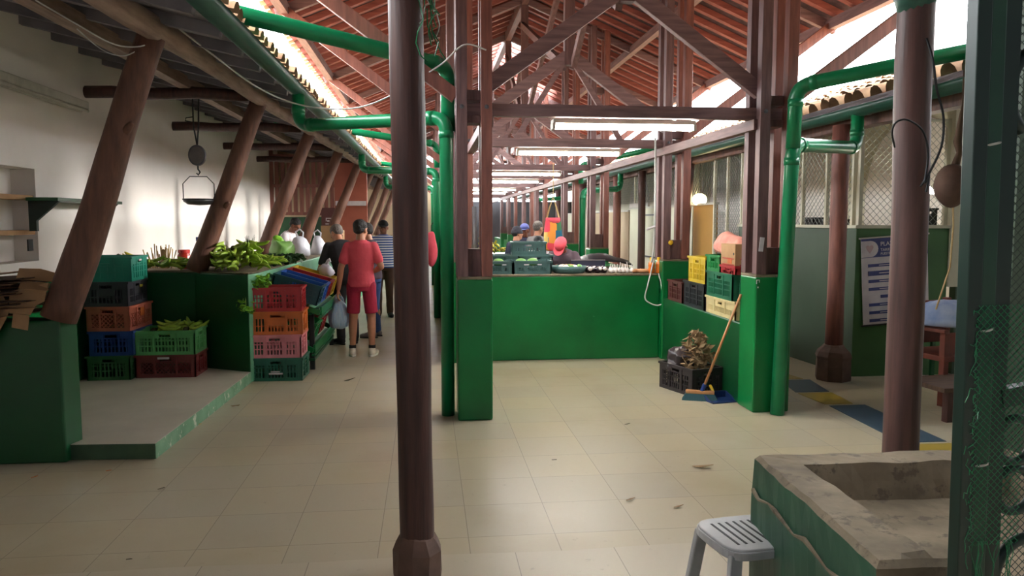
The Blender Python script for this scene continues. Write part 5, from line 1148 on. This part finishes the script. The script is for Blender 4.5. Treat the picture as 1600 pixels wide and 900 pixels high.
# gate
t = thing('iron_gate', 'dark green iron gate with scrolls and netting at the frame edge', 'gate', (1.35, 1.7, 0)); t.rotation_euler = (0, -0.016, 0)
b = MB(); b.box((-0.055, -0.02, 0.0), (-0.018, 0.02, 2.6)); b.build('stile', M['gate'], t, bevel=0.003)
b = MB(); b.box((-0.018, -0.015, 0.0), (0.022, 0.015, 2.6)); b.build('tube_frame', M['gate_l'], t, bevel=0.004)
b = MB(); b.box((0.022, -0.012, 0.0), (0.06, 0.03, 2.6)); b.build('inner_stile', M['gate'], t)
b = MB(); b.box((0.74, -0.02, 0.0), (0.8, 0.02, 2.6)); b.build('stile', M['gate'], t, bevel=0.003)
for z in (0.35, 1.22, 2.2):
    b = MB(); b.beam((0.05, 0.0, z), (0.745, 0.0, z + (0.1 if z > 1 and z < 2 else -0.35 if z < 1 else -0.25)), 0.03, 0.045); b.build('rail', M['gate'], t)
b = MB()
for sc_, x, z in ((1, 0.105, 0.985), (1, 0.1, 1.11)):
    P = [Vector((x + 0.05 * math.cos(a) * sc_, 0.005, z + 0.055 * math.sin(a))) for a in [PI * 0.75 - 2 * PI * 0.78 * k / 18 for k in range(19)]]
    b = MB(); b.tube(P, 0.012, 8); b.build('scroll', M['gate'], t, smooth=True)
for x, z in ((0.14, 1.95), (0.15, 0.75)):
    P = [Vector((x + 0.09 * math.cos(a), 0.005, z + 0.11 * math.sin(a))) for a in [PI * 1.3 - 2 * PI * 0.6 * k / 18 for k in range(19)]]
    b = MB(); b.tube(P, 0.014, 8); b.build('scroll', M['gate'], t, smooth=True)
def diamond(b, x0, x1, z0, z1, y, s, r):
    W, H = x1 - x0, z1 - z0; u = -H
    while u < W:
        for sg in (0, 1):
            A, B = (Vector((u, 0)), Vector((u + H, H))) if sg == 0 else (Vector((u + H, 0)), Vector((u, H)))
            def cl(p, q):
                for lim, g in ((0, 1), (W, -1)):
                    if (p.x - lim) * g < 0: p = p.lerp(q, (lim - p.x) / (q.x - p.x))
                return p
            if max(A.x, B.x) <= 0.001 or min(A.x, B.x) >= W - 0.001: continue
            A2, B2 = cl(A, B), cl(B, A); b.tube([(x0 + A2.x, y + 0.001 * sg, z0 + A2.y), (x0 + B2.x, y + 0.001 * sg, z0 + B2.y)], r, 3, False)
        u += s
b = MB(); diamond(b, 0.06, 0.74, 0.2, 2.5, 0.02, 0.02, 0.0011); b.build('wire_infill', M['wire_dark'], t)
b = MB()
diamond(b, -0.032, 0.10, 0.86, 1.45, -0.022, 0.017, 0.0010)
for k in range(26):
    z = 0.86 + k * 0.023; P = [Vector((-0.03, -0.022, z))]
    for q in range(4): P.append(P[-1] + Vector((random.uniform(-0.012, 0.003), random.uniform(-0.008, 0.004), random.uniform(-0.02, 0.014))))
    b.tube(P, 0.0011, 4)
for k in range(14):
    P = [Vector((random.uniform(-0.02, 0.09), -0.022, 0.87))]
    for q in range(7): P.append(P[-1] + Vector((random.uniform(-0.012, 0.012), random.uniform(-0.004, 0.004), -0.03)))
    b.tube(P, 0.0012, 4)
o = b.build('nylon_netting', M['net'], t); 
for z in (1.06, 1.39, 1.83):
    b = MB(); b.loop([(-0.018 + 0.02 * math.cos(a) + 0.02, 0.022 * math.sin(a), z + 0.004 * math.cos(a)) for a in [2 * PI * k / 12 for k in range(12)]], 0.003, 5); b.build('tie_wire', M['fixture'], t)
b = MB(); b.box((1.62, 2.95, 0), (1.9, 3.3, 0.01)); bpy.data.objects.remove(b.build('x', M['black']))
b = MB(); b.box((2.5, 3.04, 0), (6.0, 3.12, 3.4)); o = b.build('wall_gatehouse', M['green_wall2']); struct(o, 'grey-green wall behind the iron gate', 'wall')
# round basket, wooden chair, bench beyond the sink
t = thing('hanging_basket', 'round brown basket hanging on a knotted rope by the gate', 'basket', tuple(onY(1487, 290, 5.5)))
b = MB(); b.sphere((0, 0, 0), (0.125, 0.125, 0.165), 20, 14); b.jitter(0.008, 9, 2); b.build('basket_body', M['stone'], t, smooth=True)
b = MB(); b.tube([(0.02, 0, 0.15), (0.05, 0, 0.25), (0.03, 0, 0.33), (0.06, 0, 0.6), (0.06, 0, 0.95)], [0.03, 0.022, 0.03, 0.012, 0.01], 8); b.build('knotted_rope', M['card_d'], t, smooth=True)
b = MB(); b.tube([(0.02, 0, -0.16), (0.03, 0, -0.3), (0.02, 0, -0.62), (-0.08, 0, -0.95)], 0.007, 6); b.build('hanging_cord', M['straw'], t)
t = thing('wooden_chair', 'red-brown wooden armchair draped with blue-white cloth', 'chair', (4.75, 6.55, 0), 0.2)
for x, y in ((-0.24, -0.22), (0.24, -0.22), (-0.24, 0.22), (0.24, 0.22)):
    b = MB(); b.box((x - 0.028, y - 0.028, 0), (x + 0.028, y + 0.028, 0.92 if y > 0 else 0.66)); b.build('leg', M['redwood'], t, bevel=0.004)
b = MB(); b.box((-0.27, -0.25, 0.4), (0.27, 0.25, 0.45)); b.build('seat', M['redwood'], t, bevel=0.006)
b = MB(); b.box((-0.24, 0.2, 0.5), (0.24, 0.235, 0.9)); b.build('backrest', M['redwood'], t, bevel=0.006)
b = MB(); b.box((-0.22, -0.245, 0.47), (0.22, -0.225, 0.66)); b.build('front_panel', M['redwood'], t)
for x in (-0.26, 0.26):
    b = MB(); b.box((x - 0.03, -0.26, 0.66), (x + 0.03, 0.24, 0.69)); b.build('arm', M['redwood'], t, bevel=0.004)
b = MB(); b.sphere((0, 0, 0), (0.3, 0.26, 0.2), 22, 14); b.jitter(0.04, 5, 4)
for v in b.bm.verts: v.co.z = max(v.co.z, -0.03)
o = b.build('draped_cloth', M['bluecloth'], None, smooth=True); o.location = (4.75, 6.52, 0.735); tag(o, 'blue and white cloth heaped on the wooden armchair', 'cloth')
t = thing('wooden_bench', 'low dark wooden bench in front of the armchair', 'bench', (4.35, 5.95, 0), 0.1)
b = MB(); b.box((-0.2, -0.2, 0.25), (0.5, 0.3, 0.29)); b.build('seat', M['card_d'], t, bevel=0.005)
for x, y in ((-0.12, -0.16), (0.42, -0.16), (-0.12, 0.26), (0.42, 0.26)):
    b = MB(); b.box((x - 0.03, y - 0.03, 0), (x + 0.03, y + 0.03, 0.25)); b.build('leg', M['logdark'], t)
b = MB(); b.box((-0.12, -0.17, 0.1), (0.42, -0.14, 0.14)); b.build('stretcher', M['logdark'], t)
t = thing('green_stand', 'small green stand with a pale top behind the wooden armchair', 'table', (5.0, 7.28, 0))
b = MB(); b.box((-0.12, -0.14, 0.78), (0.26, 0.14, 0.81)); b.build('top', M['card_l'], t)
b = MB(); b.box((-0.1, -0.12, 0.5), (0.24, 0.12, 0.78)); b.build('apron', M['green'], t)
for x in (-0.08, 0.22):
    for y in (-0.1, 0.1):
        b = MB(); b.box((x - 0.018, y - 0.018, 0), (x + 0.018, y + 0.018, 0.5)); b.build('leg', M['green_dark'], t)
# small stencil mark on the pillar
b = MB(); P = onY(1150, 436, 6.22)
for o_ in ((0, 0.03, 0.03, 0.037), (0, 0.0, 0.007, 0.03), (0.024, 0.012, 0.031, 0.03), (0.012, -0.035, 0.022, -0.022)): b.box((2.775 + o_[0], 6.2335, 1.115 + o_[1]), (2.775 + o_[2], 6.2345, 1.115 + o_[3]))
o = b.build('stencil_mark', M['white_cloth']); o.parent = [q for q in bpy.data.objects if q.get('label', '').startswith('green plastered pillar base on the mesh-fence side, nearest')][0]; o.matrix_parent_inverse = Matrix.Translation((-PRX, -6.4, 0))
for i, (px, py, y, lab) in enumerate(((1190, 382, 6.22, 'small white paper tucked into the post above the nearest pillar base by the knee wall'),)):
    b = MB(); b.box((-0.018, 0, -0.06), (0.02, 0.004, 0.06)); o = b.build('paper_slip', M['white_cloth']); p = onY(px, py, y); o.location = p; o.rotation_euler = (0.05, 0.08, 0); tag(o, lab, 'paper')
b = MB(); b.sphere((0, 0, 0), (0.03, 0.02, 0.03), 10, 8); o = b.build('yellow_plug', M['capy'], None, smooth=True); o.location = onY(1048, 379, 8.83); tag(o, 'small round yellow object on the second pillar post', 'plug')
b = MB(); b.tube([(-0.05, 0, -0.02), (0.05, 0, 0.02)], 0.014, 8); o = b.build('cable_socket', M['white_cloth']); o.location = onY(1017, 356, 8.86); tag(o, 'white cable socket hanging by the second pillar', 'socket')

t = thing('lamp_tube', 'white tube standing in the gap of the nearest post beside the aisle', 'tube', (PLX, 6.30, 1.425))
b = MB(); b.tube([(0, 0, 0), (0, 0, 0.34)], 0.018, 10); b.build('glass_tube', M['whiteplastic'], t, smooth=True)
b = MB(); b.tube([(0, 0, 0.0), (0, 0, 0.03)], 0.024, 12); b.build('end_fitting', M['fixture'], t)
# ------------------------------------------------------------------ people
def remesh(b, name, m, parent, vox, smooth=5):
    o = b.build('tmp', m, None)
    q = o.modifiers.new('r', 'REMESH'); q.mode = 'VOXEL'; q.voxel_size = vox
    s = o.modifiers.new('s', 'SMOOTH'); s.factor = 0.5; s.iterations = smooth
    dg = bpy.context.evaluated_depsgraph_get(); me = bpy.data.meshes.new_from_object(o.evaluated_get(dg))
    bpy.data.objects.remove(o)
    for p in me.polygons: p.use_smooth = True
    me.name = name
    if not me.materials: me.materials.append(m)
    r = bpy.data.objects.new(name, me); COL.objects.link(r); r.parent = parent
    return r
def limb(b, pts, rs, n=12):
    P = [Vector(p) for p in pts]
    out, ro = [], []
    for i in range(len(P) - 1):
        for k in range(5):
            f = k / 5; out.append(P[i].lerp(P[i + 1], f)); ro.append(rs[i] + (rs[i + 1] - rs[i]) * f)
    out.append(P[-1]); ro.append(rs[-1])
    b.tube(out, ro, n)
    for p, r in zip(P, rs): b.sphere(p, r * 0.98, n, 8)
def sstep(a, c, x):
    t = max(0.0, min(1.0, (x - a) / (c - a))); return t * t * (3 - 2 * t)
def person(label, loc, rz, H=1.65, lean=0.0, head_yaw=0.0, head_pitch=0.0, arms=None, legs=None, skin='skin', shirt=None, sleeve=0.42, pants=None, plen=1.0, shoe='blackcloth', hair='hair', hat=None, hatcol=None, width=1.0, vox=0.008, long_hair=False, socks=False, skirt_hem=0.88, glasses=False, upper_only=False, extra=None):
    """local frame: x to the person's right, y forward, z up; figure 1.65 m tall, scaled by H"""
    t = thing('person', label, 'person', loc, rz); k = H / 1.65; t.scale = (k, k, k)
    def bend(p):
        p = Vector(p)
        if p.z <= 0.9: return p
        a = -lean * sstep(0.9, 1.18, p.z); q = p - Vector((0, 0, 0.93)); return Matrix.Rotation(a, 3, 'X') @ q + Vector((0, 0, 0.93))
    W = width
    arms = arms or {}; legs = legs or {}
    A = {}
    for s, nm in ((-1, 'l'), (1, 'r')):
        S = bend((s * 0.162 * W, 0.0, 1.335)); E, Wr = arms.get(nm, ((s * 0.235 * W, -0.02, 1.08), (s * 0.245 * W, 0.03, 0.85))); A[nm] = (S, Vector(E), Vector(Wr))
    Lg = {}
    for s, nm in ((-1, 'l'), (1, 'r')):
        hp = Vector((s * 0.088, 0, 0.87)); K, N = legs.get(nm, ((s * 0.095, 0.012, 0.47), (s * 0.10, -0.02, 0.085))); Lg[nm] = (hp, Vector(K), Vector(N))
    head_c = bend((0, 0.03, 1.525)); neck0 = bend((0, 0.0, 1.36)); neck1 = bend((0, 0.012, 1.47))
    HM = Matrix.Translation(head_c) @ Matrix.Rotation(-lean, 4, 'X') @ Matrix.Rotation(head_yaw, 4, 'Z') @ Matrix.Rotation(-head_pitch, 4, 'X')
    # ---- body: one continuous surface
    b = MB()
    def torso(bb, grow, z0, z1, cap=None):
        prof = [(0.80, 0.155, 0.105), (0.88, 0.165, 0.118), (0.95, 0.158, 0.112), (1.04, 0.142, 0.1), (1.14, 0.152, 0.108), (1.24, 0.17, 0.116), (1.32, 0.178, 0.108), (1.37, 0.14, 0.088), (1.405, 0.07, 0.066)]
        rings = []; zs = [z0] + [q[0] for q in prof if z0 < q[0] < z1] + [z1]
        for z in zs:
            for (a, c) in zip(prof, prof[1:]):
                if a[0] <= z <= c[0]:
                    f = (z - a[0]) / (c[0] - a[0]); rx, ry = a[1] + (c[1] - a[1]) * f, a[2] + (c[2] - a[2]) * f; break
            n = 22; ring = []
            for i in range(n):
                an = 2 * PI * i / n; ring.append(bb.bm.verts.new(bend(((rx + grow) * W * math.cos(an), (ry + grow) * W * math.sin(an) + 0.008 * math.sin((z - 0.8) * 5), z))))
            rings.append(ring)
        bb.skin(rings)
    torso(b, -0.012, 0.8, 1.40)
    limb(b, [neck0, neck1, neck1 + (head_c - neck1) * 0.6], [0.062, 0.053, 0.055])
    for nm, s in (('l', -1), ('r', 1)):
        S, E, Wr = A[nm]; limb(b, [S, S.lerp(E, 0.5), E, E.lerp(Wr, 0.35), Wr], [0.053, 0.047, 0.039, 0.038, 0.026])
        d = (Wr - E).normalized(); side = Vector((0, 1, 0)) - d * d.y
        if side.length < 0.2: side = Vector((1, 0, 0)) - d * d.x
        side.normalize(); nrm = d.cross(side) * s          # palm faces inward
        pc = Wr + d * 0.045
        M4 = Matrix(((side.x, nrm.x, d.x, pc.x), (side.y, nrm.y, d.y, pc.y), (side.z, nrm.z, d.z, pc.z), (0, 0, 0, 1)))
        b.sphere((0, 0, 0), (0.038, 0.016, 0.05), 12, 9, M4)
        for fi, (u, Lf) in enumerate(((0.029, 0.066), (0.010, 0.075), (-0.010, 0.070), (-0.028, 0.055))):
            p0 = M4 @ Vector((u * 0.9, 0, 0.03)); p1 = M4 @ Vector((u, -0.004, 0.03 + Lf * 0.45)); p2 = M4 @ Vector((u, -0.022, 0.03 + Lf * 0.8)); p3 = M4 @ Vector((u, -0.042, 0.03 + Lf * 0.92))
            b.tube([p0, p1, p2, p3], [0.0095, 0.009, 0.0085, 0.007], 7)
        p0 = M4 @ Vector((0.03, 0, -0.02)); b.tube([p0, M4 @ Vector((0.052, -0.014, 0.012)), M4 @ Vector((0.05, -0.03, 0.04))], [0.012, 0.0105, 0.008], 7)
        h, K, N = Lg[nm]; cal = K.lerp(N, 0.3) + Vector((0, -0.02, 0))
        limb(b, [h, h.lerp(K, 0.5), K, cal, K.lerp(N, 0.7), N], [0.082, 0.07, 0.052, 0.053, 0.04, 0.034])
        limb(b, [N + Vector((0, 0, -0.03)), N + Vector((s * 0.02, 0.1, -0.05))], [0.036, 0.026])
    # head with face
    for c, r in (((0, -0.012, 0.03), (0.074, 0.094, 0.088)), ((0, 0.02, -0.035), (0.06, 0.066, 0.075)), ((0, 0.045, -0.075), (0.032, 0.035, 0.03)), ((0, 0.055, 0.028), (0.055, 0.035, 0.02)), ((0, 0.092, -0.018), (0.014, 0.02, 0.014)), ((0, 0.083, 0.005), (0.01, 0.014, 0.026)), ((0, 0.075, -0.055), (0.026, 0.016, 0.008)), ((-0.076, -0.008, -0.008), (0.012, 0.022, 0.032)), ((0.076, -0.008, -0.008), (0.012, 0.022, 0.032)), ((-0.036, 0.055, -0.02), (0.022, 0.024, 0.02)), ((0.036, 0.055, -0.02), (0.022, 0.024, 0.02))):
        b.sphere(c, r, 16, 12, HM)
    remesh(b, 'body', M[skin], t, vox, 4)
    for s in (-1, 1):
        b = MB(); b.sphere((s * 0.031, 0.079, 0.008), (0.013, 0.008, 0.007), 10, 7, HM); b.build('eye', M['eyewhite'], t, smooth=True)
    # ---- hair and hats
    if hair:
        b = MB(); b.sphere((0, -0.024, 0.05 if not hat else 0.03), (0.081, 0.096, 0.085) if not hat else (0.078, 0.092, 0.075), 20, 14, HM); b.sphere((0, -0.043, 0.012), (0.074, 0.066, 0.066), 18, 12, HM)
        if long_hair: b.sphere((0, -0.095, -0.06), (0.06, 0.05, 0.13), 16, 12, HM); b.sphere((0, -0.11, -0.2), (0.04, 0.035, 0.12), 14, 10, HM)
        b.jitter(0.006, 30, 1); remesh(b, 'hair', M[hair], t, 0.009, 2)
    if hat:
        b = MB(); HC = HM @ Matrix.Translation((0, -0.012, 0.0))
        n = 22; rings = []
        for j in range(7):
            a = PI / 2 * j / 6.3; rings.append([b.bm.verts.new(HC @ Vector((0.088 * math.cos(a) * math.cos(2 * PI * i / n), 0.108 * math.cos(a) * math.sin(2 * PI * i / n), (0.035 if hat == 'cap' else 0.0) + (0.1 if hat == 'cap' else 0.135) * math.sin(a)))) for i in range(n)])
        b.skin(rings); ho = b.build('cap' if hat == 'cap' else 'knit_hat', M[hatcol], t, smooth=True)
        if hat == 'cap':
            b = MB(); P = [(0.078 * math.cos(a), 0.085 + 0.085 * math.sin(a)) for a in [PI * q / 14 for q in range(15)]] + [(-0.082, 0.04), (0.082, 0.04)]
            b.prism(P, 0.0, 0.008, HM @ Matrix.Translation((0, -0.01, 0.045)) @ Matrix.Rotation(-0.18, 4, 'X')); b.build('visor', M[hatcol], ho)
    if glasses:
        b = MB()
        for s in (-1, 1): b.loop([HM @ Vector((s * 0.034 + 0.024 * math.cos(a), 0.098, 0.006 + 0.018 * math.sin(a))) for a in [2 * PI * q / 14 for q in range(14)]], 0.003, 5)
        b.tube([HM @ Vector((-0.012, 0.1, 0.01)), HM @ Vector((0.012, 0.1, 0.01))], 0.003, 5)
        for s in (-1, 1): b.tube([HM @ Vector((s * 0.056, 0.096, 0.01)), HM @ Vector((s * 0.08, 0.0, 0.012))], 0.003, 5)
        b.build('glasses', M['black'], t)
    # ---- clothes
    if shirt:
        b = MB(); torso(b, 0.016, 0.845 if skirt_hem > 0.86 else 0.82, 1.398)
        for nm in 'lr':
            S, E, Wr = A[nm]
            if sleeve <= 0.6: limb(b, [S, S.lerp(E, sleeve * 1.35)], [0.061, 0.06])
            else: limb(b, [S, E, E.lerp(Wr, 0.92)], [0.064, 0.056, 0.045])
        b.jitter(0.006, 7, 3); remesh(b, 'shirt', M[shirt], t, 0.01, 4)
        b = MB(); c = bend((0, 0.004, 1.402)); R = Matrix.Translation(c) @ Matrix.Rotation(-lean, 4, 'X'); b.loop([R @ Vector((0.068 * math.cos(a), 0.066 * math.sin(a), 0)) for a in [2 * PI * q / 20 for q in range(20)]], 0.009, 6); b.build('collar', M[shirt], t, smooth=True)
    if pants:
        b = MB(); torso(b, 0.012, 0.80, 0.92)
        for nm in 'lr':
            h, K, N = Lg[nm]
            if plen < 0.7: limb(b, [h + Vector((0, 0, 0.0)), h.lerp(K, 0.35)], [0.09, 0.084]); b.tube([h.lerp(K, 0.3), h.lerp(K, 0.6), K + Vector((0, 0, 0.055))], [0.084, 0.081, 0.08], 18)
            else: limb(b, [h, h.lerp(K, 0.5), K, K.lerp(N, 0.6), N + Vector((0, 0, 0.0))], [0.096, 0.085, 0.068, 0.062, 0.058])
        b.jitter(0.005, 8, 5); remesh(b, 'shorts' if plen < 0.7 else 'trousers', M[pants], t, 0.011, 3)
    if shoe and not upper_only:
        for nm, s in (('l', -1), ('r', 1)):
            N = Lg[nm][2]; yaw = Matrix.Translation((N.x, N.y, 0)) @ Matrix.Rotation(-s * 0.18, 4, 'Z')
            b = MB()
            for c, r in (((0, -0.02, 0.05), (0.042, 0.052, 0.05)), ((0, 0.05, 0.042), (0.045, 0.085, 0.042)), ((0, 0.12, 0.034), (0.046, 0.065, 0.034)), ((0, -0.005, 0.085), (0.043, 0.045, 0.04))): b.sphere(c, r, 16, 10, yaw)
            so = o = remesh(b, 'shoe', M[shoe], t, 0.008, 3)
            for v in o.data.vertices: v.co.z = max(v.co.z, 0.012)
            b = MB(); P = [(0.046 * math.cos(a) * (1 if math.sin(a) > 0 else 0.9), 0.05 + 0.132 * math.sin(a)) for a in [2 * PI * q / 24 for q in range(24)]]; b.prism(P, 0.0, 0.022, yaw); b.build('shoe_sole', M['sole'] if shoe == 'sneaker' else M['black'], so, bevel=0.004)
            if socks:
                b = MB(); b.tube([N + Vector((0, 0, 0.015)), N + Vector((0, 0.0, 0.055))], [0.043, 0.042], 14); b.build('sock', M['blackcloth'], t, smooth=True)
    return t
def stripe_mat():
    m, nt, bs = newmat('striped_polo'); bs.inputs['Roughness'].default_value = 0.85
    tc = nt.nodes.new('ShaderNodeTexCoord'); wv = nt.nodes.new('ShaderNodeTexWave'); wv.bands_direction = 'Z'; wv.inputs['Scale'].default_value = 7.5
    nt.links.new(tc.outputs['Object'], wv.inputs['Vector']); c = mixc(nt, cramp(nt, wv.outputs['Color'], 0.42, 0.5), lin((226, 228, 236)), lin((58, 88, 158))); nt.links.new(c, bs.inputs['Base Color']); return m
M['stripe'] = stripe_mat()
# man in coral shirt: seen from behind, bag in the left hand, right forearm bent forward
t = person('person seen from behind in coral t-shirt and crimson shorts carrying a bag', (-0.80, 9.46, 0), -0.06, 1.66, head_yaw=-0.45, head_pitch=0.1,
       arms={'l': ((-0.235, -0.03, 1.08), (-0.27, -0.03, 0.82)), 'r': ((0.245, -0.03, 1.09), (0.14, 0.2, 1.02))},
       legs={'l': ((-0.105, 0.012, 0.47), (-0.115, -0.02, 0.085)), 'r': ((0.115, 0.012, 0.47), (0.12, -0.02, 0.085))},
       shirt='pinkshirt', sleeve=0.5, pants='pinkshort', plen=0.5, shoe='sneaker', socks=True, width=0.93, vox=0.0065)
t = thing('shopping_bag', 'blue and white plastic shopping bag held by the person in coral', 'bag', (-1.085, 9.54, 0.33))
b = MB(); b.lathe([(0.04, 0), (0.1, 0.015), (0.135, 0.09), (0.125, 0.2), (0.08, 0.3), (0.04, 0.36)], (0, 0, 0), 26); b.xf(Matrix.Scale(0.7, 4, (0, 1, 0))); b.jitter(0.025, 11, 4); b.build('bag_body', M['bluebag'], t, smooth=True)
for s in (-1, 1):
    b = MB(); b.tube([(s * 0.055, 0, 0.27), (s * 0.04, 0, 0.37), (s * 0.012, 0, 0.425)], [0.03, 0.018, 0.014], 8, True, None, 0.6); b.build('handle', M['bluebag'], t, smooth=True)
# customer in black leaning over the counter
person('person in black t-shirt leaning toward the counter beyond the coral shirt', (-1.08, 10.45, 0), 0.55, 1.66, lean=0.42, head_pitch=0.35, head_yaw=0.2,
       arms={'l': ((-0.3, 0.16, 0.98), (-0.24, 0.36, 0.92)), 'r': ((0.27, 0.2, 0.98), (0.2, 0.42, 0.95))}, shirt='blackcloth', sleeve=0.5, pants='blackcloth', shoe='blackcloth', hair='hair_g', skin='skin', width=1.08)
person('person in blue jeans mostly hidden beyond the coral shirt', (-0.77, 11.0, 0), 1.25, 1.62, lean=0.1, head_pitch=0.2, arms={'r': ((0.25, 0.03, 1.08), (0.12, 0.24, 1.02))}, shirt='mauve', sleeve=0.4, pants='jeans', shoe='grey_cloth', skin='skin')
person('person walking toward the entrance in blue-striped polo and black cap', (-0.74, 13.3, 0), PI + 0.05, 1.66, arms={'l': ((-0.24, -0.03, 1.08), (-0.26, 0.05, 0.86)), 'r': ((0.24, -0.01, 1.08), (0.22, 0.14, 0.9))}, legs={'l': ((-0.09, 0.06, 0.47), (-0.095, -0.02, 0.085)), 'r': ((0.095, 0.03, 0.47), (0.1, 0.1, 0.085))}, shirt='stripe', sleeve=0.55, pants='brownpants', shoe='blackcloth', hat='cap', hatcol='blackcloth', glasses=True, skin='skin_d', width=1.05)
# seller in white bending at the long counter
person('person in white bending over goods inside the long counter stall', (-2.58, 14.0, 0), -1.9, 1.76, lean=0.42, head_pitch=0.2, arms={'l': ((-0.32, 0.25, 1.0), (-0.3, 0.5, 0.98)), 'r': ((0.3, 0.24, 1.0), (0.25, 0.46, 0.92))}, shirt='white_cloth', sleeve=0.9, pants='grey_cloth', skin='skin_d')
# group at the inner stall
person('person in navy jacket and dark knitted hat among the customers', (1.43, 12.35, 0), -1.0, 1.56, head_yaw=-0.2, shirt='navy', sleeve=0.9, pants='navy', hat='beanie', hatcol='beanie', hair='hair')
person('person in blue cap facing the entrance behind the knitted hat', (1.78, 13.3, 0), PI - 0.2, 1.62, shirt='navy', sleeve=0.9, pants='navy', hat='cap', hatcol='bluecap', skin='skin_d') if False else None
person('person with grey hair in a grey shirt standing behind the customers', (1.86, 12.95, 0), -0.9, 1.64, head_yaw=0.0, head_pitch=0.2, shirt='grey_cloth', sleeve=0.9, pants='navy', hair='hair_g')
person('person in blue cap and dark clothes beyond the knitted hat', (1.68, 13.05 - 0.45 + 0.6, 0), PI - 0.4, 1.60, shirt='navy', sleeve=0.9, pants='navy', hat='cap', hatcol='bluecap', skin='skin_d')
person('person with long dark hair and white top seen from behind', (1.66, 11.55, 0), -0.35, 1.42, lean=0.1, shirt='white_cloth', sleeve=0.9, pants='jeans', long_hair=True)
# vendor in coral cap
person('person in mauve shirt and coral cap bending over the central counter', (1.90, 10.36, 0), PI - 0.4, 1.56, lean=0.62, head_pitch=0.55, head_yaw=-0.3, arms={'l': ((-0.3, 0.3, 1.02), (-0.14, 0.5, 1.08)), 'r': ((0.28, 0.3, 1.02), (0.1, 0.5, 1.08))}, shirt='mauve', sleeve=0.9, pants='navy', hat='cap', hatcol='redcap', skin='skin_d')
# ------------------------------------------------------------------ daylight and exposure
w = bpy.data.worlds.new('world'); sc.world = w; w.use_nodes = True
bg = w.node_tree.nodes['Background']; bg.inputs[0].default_value = (0.93, 0.97, 1.0, 1); bg.inputs[1].default_value = 2.6
sc.view_settings.view_transform = 'Standard'; sc.view_settings.look = 'None'; sc.view_settings.gamma = 1.0
sc.view_settings.use_curve_mapping = False
sc.view_settings.exposure = 3.35
ld = bpy.data.lights.new('low_hazy_sun', 'SUN'); ld.energy = 1.0; ld.angle = rad(9); ld.color = (1.0, 0.95, 0.88)
lo = bpy.data.objects.new('low_hazy_sun', ld); COL.objects.link(lo); lo.location = (20, 5, 8)
lo.rotation_euler = Vector((-math.cos(rad(15)), 0.05, -math.sin(rad(15)))).to_track_quat('-Z', 'Y').to_euler()
for o in list(sc.objects):
    if o.name.startswith('.'): bpy.data.objects.remove(o)
